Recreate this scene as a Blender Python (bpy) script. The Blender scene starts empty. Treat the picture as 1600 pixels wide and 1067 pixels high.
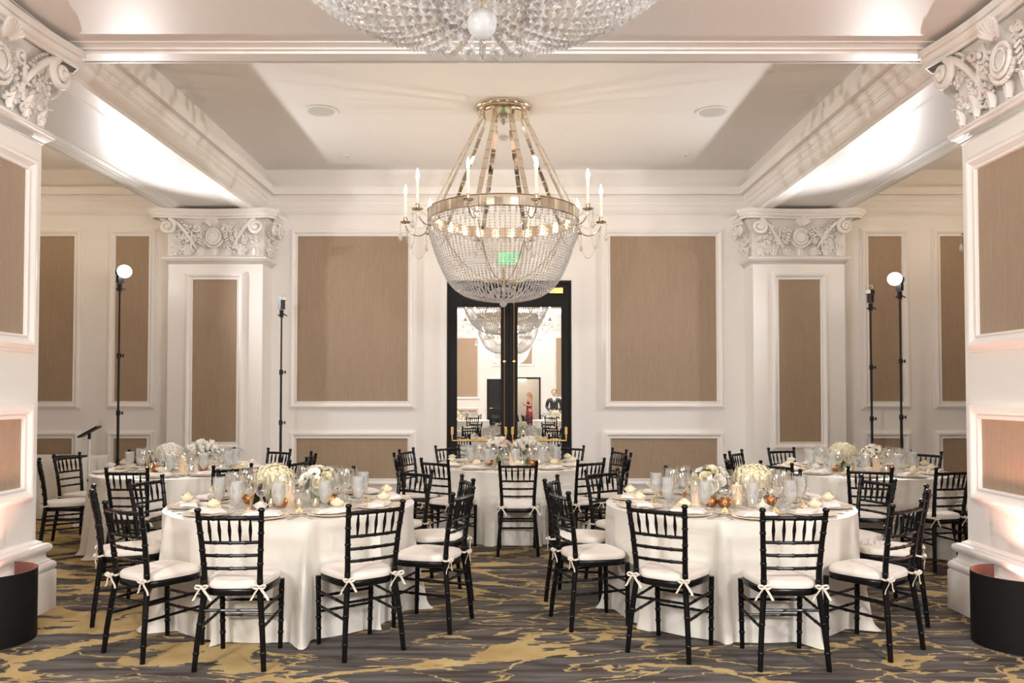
import bpy, bmesh, math, random
from mathutils import Vector, Matrix
random.seed(7)
S = bpy.context.scene
COL = S.collection
PI = math.pi
R = math.radians

# ------------------------------------------------------------------ camera, world, exposure, lights
cam_data = bpy.data.cameras.new('camera')
cam = bpy.data.objects.new('camera', cam_data)
COL.objects.link(cam)
cam.location = (0, 0, 1.57)
cam.rotation_euler = (R(91.5), 0, 0)
cam_data.sensor_width = 36.0
cam_data.lens = 28.0
cam_data.shift_x = 0.00125
cam_data.shift_y = 0.0312
cam_data.clip_start = 0.05
S.camera = cam

S.view_settings.view_transform = 'Standard'
S.view_settings.look = 'None'
S.view_settings.exposure = 0.27
S.view_settings.gamma = 1.0
S.view_settings.use_curve_mapping = False
S.cycles.max_bounces = 10
S.cycles.diffuse_bounces = 5
S.cycles.glossy_bounces = 5
S.cycles.transmission_bounces = 8
S.cycles.transparent_max_bounces = 40
S.cycles.caustics_reflective = False
S.cycles.caustics_refractive = False
S.cycles.sample_clamp_indirect = 6.0

world = bpy.data.worlds.new('World')
S.world = world
world.use_nodes = True
world.node_tree.nodes['Background'].inputs[0].default_value = (0.30, 0.24, 0.19, 1)
world.node_tree.nodes['Background'].inputs[1].default_value = 0.2

WARM = (1.0, 0.72, 0.48)
FLASH = (1.0, 0.985, 0.98)

def spot(name, loc, target, power, size_deg, blend, color, radius=0.05):
    l = bpy.data.lights.new(name, 'SPOT')
    l.energy = power
    l.spot_size = R(size_deg)
    l.spot_blend = blend
    l.color = color
    l.shadow_soft_size = radius
    o = bpy.data.objects.new(name, l)
    COL.objects.link(o)
    o.location = loc
    o.rotation_euler = (Vector(target) - Vector(loc)).to_track_quat('-Z', 'Y').to_euler()
    return o

FLASH_POWER = 370
BOUNCE_POWER = 3600
FRONT_POWER = 640
BULB = 150.0
UP_POWER = 62

XC = -0.05            # centre line of the room
W = 11.6              # back wall
ZC = 4.86             # ceiling
ZB = 4.15             # underside of the beams
FRONT_Y = -9.5
SIDE_X = 7.75

# ------------------------------------------------------------------ materials
def mat(name, color, rough=0.5, metal=0.0, spec=0.5, emis=None, estr=0.0, alpha=1.0, bump=None, vary=0.0, vscale=8.0, sheen=0.0, coat=0.0, subs=0.0):
    m = bpy.data.materials.new(name)
    m.use_nodes = True
    nt = m.node_tree
    b = nt.nodes['Principled BSDF']
    b.inputs['Base Color'].default_value = (*color, 1)
    b.inputs['Roughness'].default_value = rough
    b.inputs['Metallic'].default_value = metal
    b.inputs['Specular IOR Level'].default_value = spec
    b.inputs['Alpha'].default_value = alpha
    if sheen: b.inputs['Sheen Weight'].default_value = sheen
    if coat: b.inputs['Coat Weight'].default_value = coat
    if subs:
        b.inputs['Subsurface Weight'].default_value = subs
        b.inputs['Subsurface Radius'].default_value = (0.02, 0.015, 0.01)
    if emis:
        b.inputs['Emission Color'].default_value = (*emis, 1)
        b.inputs['Emission Strength'].default_value = estr
    tc = nt.nodes.new('ShaderNodeTexCoord')
    if vary:
        n = nt.nodes.new('ShaderNodeTexNoise')
        n.inputs['Scale'].default_value = vscale
        n.inputs['Detail'].default_value = 4
        nt.links.new(tc.outputs['Object'], n.inputs['Vector'])
        mr = nt.nodes.new('ShaderNodeMapRange')
        mr.inputs['To Min'].default_value = 1 - vary
        mr.inputs['To Max'].default_value = 1 + vary
        nt.links.new(n.outputs['Fac'], mr.inputs['Value'])
        vm = nt.nodes.new('ShaderNodeVectorMath')
        vm.operation = 'SCALE'
        vm.inputs[0].default_value = color
        nt.links.new(mr.outputs['Result'], vm.inputs['Scale'])
        nt.links.new(vm.outputs['Vector'], b.inputs['Base Color'])
    if bump:
        n2 = nt.nodes.new('ShaderNodeTexNoise')
        n2.inputs['Scale'].default_value = bump[0]
        n2.inputs['Detail'].default_value = 3
        nt.links.new(tc.outputs['Object'], n2.inputs['Vector'])
        bp = nt.nodes.new('ShaderNodeBump')
        bp.inputs['Strength'].default_value = bump[1]
        bp.inputs['Distance'].default_value = 0.01
        nt.links.new(n2.outputs['Fac'], bp.inputs['Height'])
        nt.links.new(bp.outputs['Normal'], b.inputs['Normal'])
    return m

def glass_mat(name, tint=(1, 1, 1), refl=0.12, edge=0.85, rough=0.0, glossc=(1, 1, 1), white=0.0):
    """thin glass: see-through with reflections that rise at grazing angles"""
    m = bpy.data.materials.new(name)
    m.use_nodes = True
    nt = m.node_tree
    nt.nodes.remove(nt.nodes['Principled BSDF'])
    out = nt.nodes['Material Output']
    tr = nt.nodes.new('ShaderNodeBsdfTransparent')
    tr.inputs[0].default_value = (*tint, 1)
    gl = nt.nodes.new('ShaderNodeBsdfGlossy')
    gl.inputs['Color'].default_value = (*glossc, 1)
    gl.inputs['Roughness'].default_value = rough
    lw = nt.nodes.new('ShaderNodeLayerWeight')
    lw.inputs['Blend'].default_value = 0.35
    mr = nt.nodes.new('ShaderNodeMapRange')
    mr.inputs['To Min'].default_value = refl
    mr.inputs['To Max'].default_value = edge
    nt.links.new(lw.outputs['Facing'], mr.inputs['Value'])
    mx = nt.nodes.new('ShaderNodeMixShader')
    nt.links.new(mr.outputs['Result'], mx.inputs['Fac'])
    nt.links.new(tr.outputs[0], mx.inputs[1])
    nt.links.new(gl.outputs[0], mx.inputs[2])
    last = mx.outputs[0]
    if white:                     # cut glass scatters a share of the light
        df = nt.nodes.new('ShaderNodeBsdfDiffuse')
        df.inputs['Color'].default_value = (0.95, 0.95, 0.96, 1)
        mw = nt.nodes.new('ShaderNodeMixShader')
        mw.inputs['Fac'].default_value = white
        nt.links.new(last, mw.inputs[1]); nt.links.new(df.outputs[0], mw.inputs[2])
        last = mw.outputs[0]
    nt.links.new(last, out.inputs['Surface'])
    return m

M = {}
M['wall'] = mat('wall_paint', (0.87, 0.845, 0.82), 0.55, bump=(60, 0.04), vary=0.015, vscale=3)
M['trim'] = mat('trim_paint', (0.88, 0.855, 0.83), 0.38, vary=0.01)
M['ceil'] = mat('ceiling_paint', (0.86, 0.835, 0.81), 0.7, bump=(90, 0.05), vary=0.012, vscale=2)
M['plaster'] = mat('plaster', (0.87, 0.845, 0.82), 0.5, bump=(45, 0.25))
M['black_paint'] = mat('black_door_paint', (0.008, 0.0075, 0.0075), 0.5, spec=0.2, vary=0.2)
M['brass'] = mat('brass', (0.78, 0.52, 0.20), 0.22, 1.0, vary=0.06, vscale=20)
M['nickel'] = mat('champagne_nickel', (0.72, 0.60, 0.46), 0.16, 1.0, vary=0.08, vscale=10)
M['mirror'] = mat('mirror_glass', (0.93, 0.94, 0.94), 0.0, 1.0)
M['tile'] = mat('mirror_tile', (0.80, 0.72, 0.60), 0.05, 1.0, bump=(6, 0.07))
M['black_lacquer'] = mat('black_lacquer', (0.005, 0.0045, 0.005), 0.24, spec=0.22, bump=(30, 0.05))
M['cushion'] = mat('ivory_cushion', (0.80, 0.74, 0.68), 0.8, sheen=0.2, bump=(25, 0.25), vary=0.03)
M['ribbon'] = mat('ivory_ribbon', (0.82, 0.74, 0.64), 0.6, vary=0.04)
M['satin'] = mat('ivory_satin', (0.80, 0.768, 0.705), 0.40, spec=0.45, sheen=0.15, bump=(7, 0.18))
M['napkin'] = mat('napkin_linen', (0.86, 0.80, 0.77), 0.75, bump=(120, 0.1))
M['china'] = mat('gold_rim_china', (0.80, 0.72, 0.60), 0.2, vary=0.03)
M['butter'] = mat('butter', (0.82, 0.66, 0.36), 0.5, vary=0.06)
M['silver'] = mat('silverware', (0.80, 0.78, 0.75), 0.15, 1.0, vary=0.05)
M['glass'] = glass_mat('clear_glass', (0.97, 0.98, 0.98), 0.10, 1.0)
M['vase_glass'] = glass_mat('vase_glass', (0.93, 0.96, 0.93), 0.08, 0.8)
M['crystal'] = glass_mat('crystal', (0.95, 0.95, 0.96), 0.24, 0.95, 0.03, white=0.24)
M['ice'] = mat('ice_water', (0.97, 0.97, 0.96), 0.3, alpha=0.42, subs=0.4, vary=0.06, vscale=60)
M['water'] = glass_mat('vase_water', (0.80, 0.90, 0.74), 0.04, 0.3)
M['cream_petal'] = mat('cream_petal', (0.86, 0.80, 0.58), 0.6, subs=0.15, vary=0.08, vscale=30)
M['white_petal'] = mat('white_petal', (0.88, 0.85, 0.78), 0.55, subs=0.15, vary=0.05, vscale=30)
M['blush_petal'] = mat('blush_petal', (0.84, 0.66, 0.56), 0.55, subs=0.15, vary=0.08, vscale=30)
M['rose_petal'] = mat('pale_yellow_petal', (0.90, 0.80, 0.58), 0.6, subs=0.1, vary=0.06, vscale=30)
M['dark_center'] = mat('anemone_center', (0.015, 0.012, 0.02), 0.7, vary=0.2)
M['leaf'] = mat('leaf_green', (0.10, 0.16, 0.035), 0.5, vary=0.35, vscale=25)
M['stem'] = mat('stem_green', (0.22, 0.30, 0.08), 0.5, vary=0.2)
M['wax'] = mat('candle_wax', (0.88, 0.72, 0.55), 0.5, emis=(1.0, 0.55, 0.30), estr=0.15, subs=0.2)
M['flame'] = mat('flame', (1, 0.75, 0.4), 0.5, emis=(1.0, 0.62, 0.28), estr=14.0)
M['copper'] = mat('copper_mercury_glass', (0.55, 0.24, 0.09), 0.22, 1.0, bump=(40, 0.6), vary=0.3, vscale=40)
M['gold_wood'] = mat('gilt_wood', (0.62, 0.40, 0.18), 0.4, vary=0.12, vscale=15)
M['card'] = mat('white_card', (0.86, 0.85, 0.83), 0.7, vary=0.01)
M['ink'] = mat('ink', (0.03, 0.03, 0.03), 0.6, vary=0.1)
M['black_metal'] = mat('black_stand_metal', (0.008, 0.008, 0.009), 0.4, spec=0.3, vary=0.2)
M['white_metal'] = mat('white_stand_metal', (0.80, 0.80, 0.80), 0.35, vary=0.03)
M['black_sheet'] = mat('black_shield', (0.006, 0.006, 0.006), 0.6, spec=0.2, bump=(12, 0.1), vary=0.2)
M['brown_sheet'] = mat('brown_shield_lining', (0.10, 0.035, 0.025), 0.6, vary=0.1)
M['exit'] = mat('exit_green', (0.02, 0.6, 0.15), 0.5, emis=(0.04, 0.9, 0.22), estr=1.6)
M['candle_tube'] = mat('candle_tube', (0.84, 0.80, 0.76), 0.5, emis=(1.0, 0.8, 0.66), estr=0.12)
M['bulb'] = mat('candle_bulb', (1, 0.9, 0.75), 0.4, emis=(1.0, 0.76, 0.52), estr=BULB)
M['flash_glow'] = mat('flash_glow', (1, 1, 1), 0.4, emis=(1.0, 0.98, 0.97), estr=14.0)
M['flash_lens'] = mat('flash_lens_off', (0.75, 0.77, 0.80), 0.15, vary=0.05)
M['red_led'] = mat('red_led', (0.8, 0.05, 0.08), 0.4, emis=(1.0, 0.05, 0.12), estr=5.0)
M['pink_led'] = mat('pink_led', (1, 0.6, 0.5), 0.4, emis=(1.0, 0.34, 0.20), estr=0.8)
M['speaker'] = mat('speaker_grille', (0.62, 0.62, 0.57), 0.6, bump=(300, 0.3))
M['skin'] = mat('skin', (0.62, 0.38, 0.28), 0.5, subs=0.1, vary=0.05)
M['suit'] = mat('black_suit', (0.012, 0.013, 0.018), 0.7, vary=0.15)
M['red_dress'] = mat('red_dress', (0.22, 0.012, 0.02), 0.6, vary=0.1)
M['blond_hair'] = mat('blond_hair', (0.55, 0.30, 0.10), 0.5, bump=(60, 0.5), vary=0.2)
M['dark_hair'] = mat('dark_hair', (0.02, 0.014, 0.01), 0.5, bump=(60, 0.5))

def nodes_of(m):
    return m.node_tree.nodes, m.node_tree.links

def fabric_material():
    m = mat('moire_fabric', (0.40, 0.30, 0.215), 0.6, sheen=0.25)
    N, L = nodes_of(m)
    b = N['Principled BSDF']
    tc = N['Texture Coordinate']
    mp = N.new('ShaderNodeMapping')
    mp.inputs['Scale'].default_value = (30, 30, 2.0)
    L.new(tc.outputs['Object'], mp.inputs['Vector'])
    n = N.new('ShaderNodeTexNoise'); n.inputs['Scale'].default_value = 1.6; n.inputs['Detail'].default_value = 5; n.inputs['Distortion'].default_value = 1.2
    L.new(mp.outputs[0], n.inputs['Vector'])
    mp2 = N.new('ShaderNodeMapping'); mp2.inputs['Scale'].default_value = (420, 420, 60)
    L.new(tc.outputs['Object'], mp2.inputs['Vector'])
    n2 = N.new('ShaderNodeTexNoise'); n2.inputs['Scale'].default_value = 1.0
    L.new(mp2.outputs[0], n2.inputs['Vector'])
    ad = N.new('ShaderNodeMath'); ad.operation = 'MULTIPLY_ADD'; ad.inputs[1].default_value = 0.6
    L.new(n.outputs['Fac'], ad.inputs[0]); L.new(n2.outputs['Fac'], ad.inputs[2])
    cr = N.new('ShaderNodeValToRGB')
    cr.color_ramp.elements[0].position = 0.55; cr.color_ramp.elements[0].color = (0.300, 0.208, 0.135, 1)
    cr.color_ramp.elements[1].position = 1.05; cr.color_ramp.elements[1].color = (0.390, 0.290, 0.200, 1)
    L.new(ad.outputs[0], cr.inputs['Fac'])
    L.new(cr.outputs[0], b.inputs['Base Color'])
    return m
M['fabric'] = fabric_material()

def carpet_material():
    m = mat('carpet', (0.2, 0.17, 0.15), 0.95, spec=0.05)
    N, L = nodes_of(m)
    b = N['Principled BSDF']
    tc = N['Texture Coordinate']
    def noise(scale, detail=3, dist=0.0, vec=None, rough=0.5):
        n = N.new('ShaderNodeTexNoise')
        n.inputs['Scale'].default_value = scale; n.inputs['Detail'].default_value = detail
        n.inputs['Distortion'].default_value = dist; n.inputs['Roughness'].default_value = rough
        L.new(vec, n.inputs['Vector'])
        return n
    def mapping(scale, vec, loc=(0, 0, 0), rot=0):
        n = N.new('ShaderNodeMapping')
        n.inputs['Scale'].default_value = scale; n.inputs['Location'].default_value = loc
        n.inputs['Rotation'].default_value = (0, 0, rot)
        L.new(vec, n.inputs['Vector'])
        return n.outputs[0]
    def math_(op, a, c=None, d=None):
        n = N.new('ShaderNodeMath'); n.operation = op
        for i, v in enumerate((a, c, d)):
            if v is None: continue
            if isinstance(v, (int, float)): n.inputs[i].default_value = v
            else: L.new(v, n.inputs[i])
        return n.outputs[0]
    obj = tc.outputs['Object']
    # ragged edges: small jitter of the coordinates, long in x
    jit = noise(8.0, 4, vec=mapping((1.0, 2.6, 1), obj))
    jv = N.new('ShaderNodeVectorMath'); jv.operation = 'MULTIPLY_ADD'
    L.new(jit.outputs['Color'], jv.inputs[0]); jv.inputs[1].default_value = (0.17, 0.085, 0); L.new(obj, jv.inputs[2])
    base = mapping((0.60, 0.95, 1), jv.outputs[0], (3.4, 2.9, 0), R(-8))
    n1 = noise(1.05, 2, 1.3, base)
    ridge = math_('ABSOLUTE', math_('SUBTRACT', n1.outputs['Fac'], 0.5))
    n2 = noise(0.55, 1, 0.3, mapping((0.7, 1.1, 1), obj, (7.3, 2.2, 0)))
    # gold is more generous to the left of the room
    sx = N.new('ShaderNodeSeparateXYZ'); L.new(obj, sx.inputs[0])
    side = math_('MULTIPLY', sx.outputs['X'], -0.013)
    width = math_('MAXIMUM', math_('ADD', math_('MULTIPLY_ADD', n2.outputs['Fac'], 0.12, -0.045), side), 0.009)
    vein = math_('LESS_THAN', ridge, width)
    n3 = noise(2.1, 3, 1.2, mapping((0.5, 1.5, 1), jv.outputs[0], (1.1, 5.5, 0)))
    ridge2 = math_('ABSOLUTE', math_('SUBTRACT', n3.outputs['Fac'], 0.47))
    vein2 = math_('LESS_THAN', ridge2, 0.014)
    gold = math_('MAXIMUM', vein, vein2)
    isl = noise(5.0, 2, 0.5, mapping((0.6, 1.8, 1), jv.outputs[0], (2.2, 9.1, 0)))
    hole = math_('GREATER_THAN', isl.outputs['Fac'], 0.36)
    gold = math_('MULTIPLY', gold, hole)
    # dark field: streaked grey and brown
    st = noise(3.0, 4, 0.3, mapping((0.5, 5.0, 1), obj))
    cr = N.new('ShaderNodeValToRGB')
    cr.color_ramp.elements[0].position = 0.36; cr.color_ramp.elements[0].color = (0.062, 0.051, 0.045, 1)
    cr.color_ramp.elements[1].position = 0.66; cr.color_ramp.elements[1].color = (0.150, 0.138, 0.130, 1)
    L.new(st.outputs['Fac'], cr.inputs['Fac'])
    gr = N.new('ShaderNodeValToRGB')
    gr.color_ramp.elements[0].position = 0.3; gr.color_ramp.elements[0].color = (0.40, 0.285, 0.125, 1)
    gr.color_ramp.elements[1].position = 0.7; gr.color_ramp.elements[1].color = (0.53, 0.40, 0.20, 1)
    L.new(noise(4.0, 3, vec=obj).outputs['Fac'], gr.inputs['Fac'])
    mx = N.new('ShaderNodeMix'); mx.data_type = 'RGBA'
    L.new(gold, mx.inputs['Factor']); L.new(cr.outputs[0], mx.inputs[6]); L.new(gr.outputs[0], mx.inputs[7])
    tuft = noise(240.0, 2, vec=obj)
    tv = N.new('ShaderNodeMapRange'); tv.inputs['To Min'].default_value = 0.72; tv.inputs['To Max'].default_value = 1.28
    L.new(tuft.outputs['Fac'], tv.inputs['Value'])
    vs = N.new('ShaderNodeVectorMath'); vs.operation = 'SCALE'
    L.new(mx.outputs[2], vs.inputs[0]); L.new(tv.outputs[0], vs.inputs['Scale'])
    L.new(vs.outputs[0], b.inputs['Base Color'])
    bp = N.new('ShaderNodeBump'); bp.inputs['Strength'].default_value = 0.5; bp.inputs['Distance'].default_value = 0.006
    L.new(tuft.outputs['Fac'], bp.inputs['Height']); L.new(bp.outputs[0], b.inputs['Normal'])
    return m
M['carpet'] = carpet_material()

# ------------------------------------------------------------------ mesh builder
class MB:
    def __init__(self):
        self.v, self.f = [], []
    def add(self, verts, faces):
        o = len(self.v)
        self.v.extend(tuple(p) for p in verts)
        self.f.extend(tuple(i + o for i in fc) for fc in faces)
        return self
    def box(self, x0, x1, y0, y1, z0, z1):
        vs = [(x, y, z) for z in (z0, z1) for y in (y0, y1) for x in (x0, x1)]
        return self.add(vs, [(0, 2, 3, 1), (4, 5, 7, 6), (0, 1, 5, 4), (2, 6, 7, 3), (0, 4, 6, 2), (1, 3, 7, 5)])
    def lathe(self, prof, n=24, c=(0, 0, 0), close=True):
        """prof: (r, z) list; a radius of 0 at an end closes it"""
        base = len(self.v)
        for r, z in prof:
            for k in range(n):
                a = 2 * PI * k / n
                self.v.append((c[0] + r * math.cos(a), c[1] + r * math.sin(a), c[2] + z))
        for i in range(len(prof) - 1):
            for k in range(n):
                k2 = (k + 1) % n
                self.f.append((base + i * n + k, base + i * n + k2, base + (i + 1) * n + k2, base + (i + 1) * n + k))
        return self
    def tube(self, pts, rad, n=8, cap=True, flat=1.0):
        pts = [Vector(p) for p in pts]
        if not isinstance(rad, (list, tuple)): rad = [rad] * len(pts)
        base = len(self.v)
        up = None
        for i, p in enumerate(pts):
            t = (pts[min(i + 1, len(pts) - 1)] - pts[max(i - 1, 0)])
            if t.length < 1e-9: t = Vector((0, 0, 1))
            t.normalize()
            if up is None:
                up = Vector((0, 0, 1)) if abs(t.z) < 0.9 else Vector((0, 1, 0))
            a = t.cross(up)
            if a.length < 1e-6: a = t.cross(Vector((1, 0, 0)))
            a.normalize()
            bb = a.cross(t).normalized()
            up = bb
            for k in range(n):
                q = 2 * PI * k / n
                self.v.append(tuple(p + a * (rad[i] * math.cos(q)) + bb * (rad[i] * flat * math.sin(q))))
        for i in range(len(pts) - 1):
            for k in range(n):
                k2 = (k + 1) % n
                self.f.append((base + i * n + k, base + i * n + k2, base + (i + 1) * n + k2, base + (i + 1) * n + k))
        if cap:
            self.f.append(tuple(base + k for k in range(n))[::-1])
            e = base + (len(pts) - 1) * n
            self.f.append(tuple(e + k for k in range(n)))
        return self
    def bar(self, p0, p1, r, r1=None, n=8):
        return self.tube([p0, p1], [r, r if r1 is None else r1], n)
    def ball(self, c, r, n=10, m=6, sz=1.0):
        prof = [(max(1e-4, r * math.sin(PI * i / m)), -r * sz * math.cos(PI * i / m)) for i in range(m + 1)]
        return self.lathe(prof, n, c)
    def rect_sweep(self, x0, x1, y0, y1, prof):
        """prof: (inset, z): a moulding run round a rectangle with mitred corners"""
        base = len(self.v)
        for d, z in prof:
            self.v += [(x0 + d, y0 + d, z), (x1 - d, y0 + d, z), (x1 - d, y1 - d, z), (x0 + d, y1 - d, z)]
        for i in range(len(prof) - 1):
            for k in range(4):
                k2 = (k + 1) % 4
                self.f.append((base + 4 * i + k, base + 4 * i + k2, base + 4 * i + 4 + k2, base + 4 * i + 4 + k))
        return self
    def ribbon(self, pts, w, th=0.002):
        """flat band of width vectors w"""
        pts = [Vector(p) for p in pts]
        base = len(self.v)
        for i, p in enumerate(pts):
            t = (pts[min(i + 1, len(pts) - 1)] - pts[max(i - 1, 0)]).normalized()
            ww = Vector(w[i] if isinstance(w, list) else w)
            nn = t.cross(ww)
            nn = nn.normalized() * th if nn.length > 1e-6 else Vector((0, 0, th))
            for sa, sb in ((1, 1), (-1, 1), (-1, -1), (1, -1)):
                self.v.append(tuple(p + ww * sa + nn * sb))
        for i in range(len(pts) - 1):
            for k in range(4):
                k2 = (k + 1) % 4
                self.f.append((base + 4 * i + k, base + 4 * i + k2, base + 4 * i + 4 + k2, base + 4 * i + 4 + k))
        self.f.append((base, base + 1, base + 2, base + 3))
        e = base + 4 * (len(pts) - 1)
        self.f.append((e, e + 3, e + 2, e + 1))
        return self
    def xform(self, mtx):
        self.v = [tuple(mtx @ Vector(p)) for p in self.v]
        return self
    def merge(self, other, mtx=None):
        vs = other.v if mtx is None else [tuple(mtx @ Vector(p)) for p in other.v]
        return self.add(vs, other.f)
    def mesh(self, name, m, smooth=True, angle=40):
        me = bpy.data.meshes.new(name)
        me.from_pydata(self.v, [], self.f)
        me.materials.append(m)
        bm = bmesh.new(); bm.from_mesh(me)
        bmesh.ops.recalc_face_normals(bm, faces=bm.faces)
        bm.to_mesh(me); bm.free()
        if smooth:
            me.polygons.foreach_set('use_smooth', [True] * len(me.polygons))
            try: me.set_sharp_from_angle(angle=R(angle))
            except Exception: pass
        return me
    def build(self, name, m, parent=None, smooth=True, angle=40, loc=None):
        o = bpy.data.objects.new(name, self.mesh(name, m, smooth, angle))
        COL.objects.link(o)
        if parent is not None: o.parent = parent
        if loc is not None: o.location = loc
        return o

def place(name, mesh, parent=None, loc=(0, 0, 0), rot=(0, 0, 0)):
    o = bpy.data.objects.new(name, mesh)
    COL.objects.link(o)
    o.parent = parent
    o.location = loc
    o.rotation_euler = rot
    return o

def tag(o, label, cat, group=None, kind=None):
    o['label'] = label
    o['category'] = cat
    if group: o['group'] = group
    if kind: o['kind'] = kind
    return o

def empty(name, loc=(0, 0, 0), rz=0.0):
    o = bpy.data.objects.new(name, None)
    COL.objects.link(o)
    o.location = loc
    o.rotation_euler = (0, 0, rz)
    o.empty_display_size = 0.05
    return o

def struct(o):
    o['kind'] = 'structure'
    return o

KIDS = {}
def children(o):
    return list(o.children)

def copy_tree(o, parent=None, memo=None):
    c = o.copy()
    COL.objects.link(c)
    if parent is not None: c.parent = parent
    for ch in CHILD.get(o.name, []):
        copy_tree(ch, c)
    return c
CHILD = {}
def remember(o):
    """children lists of a finished thing, so copies need not search the scene"""
    for x in bpy.data.objects:
        if x.parent is not None: CHILD.setdefault(x.parent.name, [])
    def walk(q):
        CHILD[q.name] = list(q.children)
        for k in CHILD[q.name]: walk(k)
    walk(o)

# ------------------------------------------------------------------ the room shell
# floor and ceiling
MB().box(-SIDE_X - 0.2, SIDE_X + 0.2, FRONT_Y - 2.6, W + 0.25, -0.12, 0).build('floor', M['carpet'])
struct(bpy.data.objects['floor'])
MB().box(-SIDE_X - 0.2, SIDE_X + 0.2, FRONT_Y - 0.2, W + 0.25, ZC, ZC + 0.12).build('ceiling', M['ceil'])
struct(bpy.data.objects['ceiling'])

DX0, DX1, DZ = -0.95 + 0.02, 0.885, 3.23
wb = MB()
wb.box(-SIDE_X - 0.2, DX0, W, W + 0.25, 0, ZC).box(DX1, SIDE_X + 0.2, W, W + 0.25, 0, ZC).box(DX0, DX1, W, W + 0.25, DZ, ZC)
wb.box(DX0, DX1, W + 0.2, W + 0.25, 0, DZ)
wall_back = struct(wb.build('wall_back', M['wall'], smooth=False))
wall_left = struct(MB().box(-SIDE_X - 0.2, -SIDE_X, FRONT_Y, W, 0, ZC).build('wall_left', M['wall'], smooth=False))
wall_right = struct(MB().box(SIDE_X, SIDE_X + 0.2, FRONT_Y, W, 0, ZC).build('wall_right', M['wall'], smooth=False))
# front wall (behind the camera, seen in the mirrored doors) with a lit doorway
OX0, OX1, OZ = 0.1, 1.16, 2.2
wf = MB()
wf.box(-SIDE_X - 0.2, OX0, FRONT_Y - 0.2, FRONT_Y, 0, ZC).box(OX1, SIDE_X + 0.2, FRONT_Y - 0.2, FRONT_Y, 0, ZC).box(OX0, OX1, FRONT_Y - 0.2, FRONT_Y, OZ, ZC)
wall_front = struct(wf.build('wall_front', M['wall'], smooth=False))
hw = MB()
hw.box(-1.0, 2.3, FRONT_Y - 2.6, FRONT_Y - 2.5, 0, 2.6).box(-1.0, -0.9, FRONT_Y - 2.5, FRONT_Y - 0.2, 0, 2.6).box(2.2, 2.3, FRONT_Y - 2.5, FRONT_Y - 0.2, 0, 2.6)
hw.box(-1.0, 2.3, FRONT_Y - 2.6, FRONT_Y - 0.2, 2.6, 2.7)
struct(hw.build('wall_hall', M['wall'], smooth=False))

class Face:
    """a wall face: u along, v up (z), n outwards"""
    def __init__(self, origin, u, n):
        self.o, self.u, self.n = Vector(origin), Vector(u), Vector(n)
    def p(self, u, v, n=0.0):
        return tuple(self.o + self.u * u + self.n * n + Vector((0, 0, v)))

PANEL_PROF = [(0.0, 0.0), (0.0, 0.012), (0.012, 0.014), (0.014, 0.020), (0.024, 0.022), (0.027, 0.036), (0.038, 0.048), (0.052, 0.053),
              (0.066, 0.049), (0.078, 0.038), (0.090, 0.026), (0.098, 0.022), (0.101, 0.026), (0.108, 0.031), (0.117, 0.030), (0.122, 0.022), (0.124, 0.004)]
def panel(face, u0, u1, v0, v1, parent, w=0.124, fabric=True, front=False):
    k = w / 0.124
    mb = MB()
    for d, n in PANEL_PROF:
        d *= k
        mb.v += [face.p(u0 + d, v0 + d, n), face.p(u1 - d, v0 + d, n), face.p(u1 - d, v1 - d, n), face.p(u0 + d, v1 - d, n)]
    for i in range(len(PANEL_PROF) - 1):
        for q in range(4):
            q2 = (q + 1) % 4
            mb.f.append((4 * i + q, 4 * i + q2, 4 * i + 4 + q2, 4 * i + 4 + q))
    mb.build('panel_moulding', M['trim'], parent, angle=24)
    d = w - 0.004
    fb = MB()
    fb.add([face.p(u0 + d, v0 + d, 0.001), face.p(u1 - d, v0 + d, 0.001), face.p(u1 - d, v1 - d, 0.001), face.p(u0 + d, v1 - d, 0.001),
            face.p(u0 + d, v0 + d, 0.006), face.p(u1 - d, v0 + d, 0.006), face.p(u1 - d, v1 - d, 0.006), face.p(u0 + d, v1 - d, 0.006)],
           [(0, 1, 2, 3), (4, 7, 6, 5), (0, 4, 5, 1), (1, 5, 6, 2), (2, 6, 7, 3), (3, 7, 4, 0)])
    fb.build('panel_fabric', M['fabric'], parent, smooth=False)

fback = Face((0, W, 0), (1, 0, 0), (0, -1, 0))
for a, b in ((-3.235, -1.375), (1.33, 3.12)):
    panel(fback, a, b, 1.345, 4.0, wall_back)
    panel(fback, a, b, 0.225, 1.05, wall_back)
for a, b in ((-5.89, -5.16), (-7.5, -6.25), (5.10, 5.83), (6.15, 7.4)):
    panel(fback, a, b, 1.345, 4.0, wall_back)
    panel(fback, a, b, 0.225, 1.05, wall_back)
# panels of the long side walls and of the front wall
for s_, wl in ((-1, wall_left), (1, wall_right)):
    fs = Face((s_ * SIDE_X, 0, 0), (0, 1, 0), (-s_, 0, 0))
    for a in (-8.6, -5.6, -2.6, 0.4, 3.4, 6.4, 9.0):
        panel(fs, a, a + 2.2, 1.345, 4.0, wl)
        panel(fs, a, a + 2.2, 0.225, 1.05, wl)
ffront = Face((0, FRONT_Y, 0), (1, 0, 0), (0, 1, 0))
for a, b in ((-6.8, -5.2), (-4.6, -3.0), (-2.6, -1.25), (1.75, 3.3), (3.8, 5.4), (5.8, 7.2)):
    panel(ffront, a, b, 1.345, 4.0, wall_front)
    panel(ffront, a, b, 0.225, 1.05, wall_front)
panel(ffront, -0.8, 1.0, 2.7, 4.0, wall_front)

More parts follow.
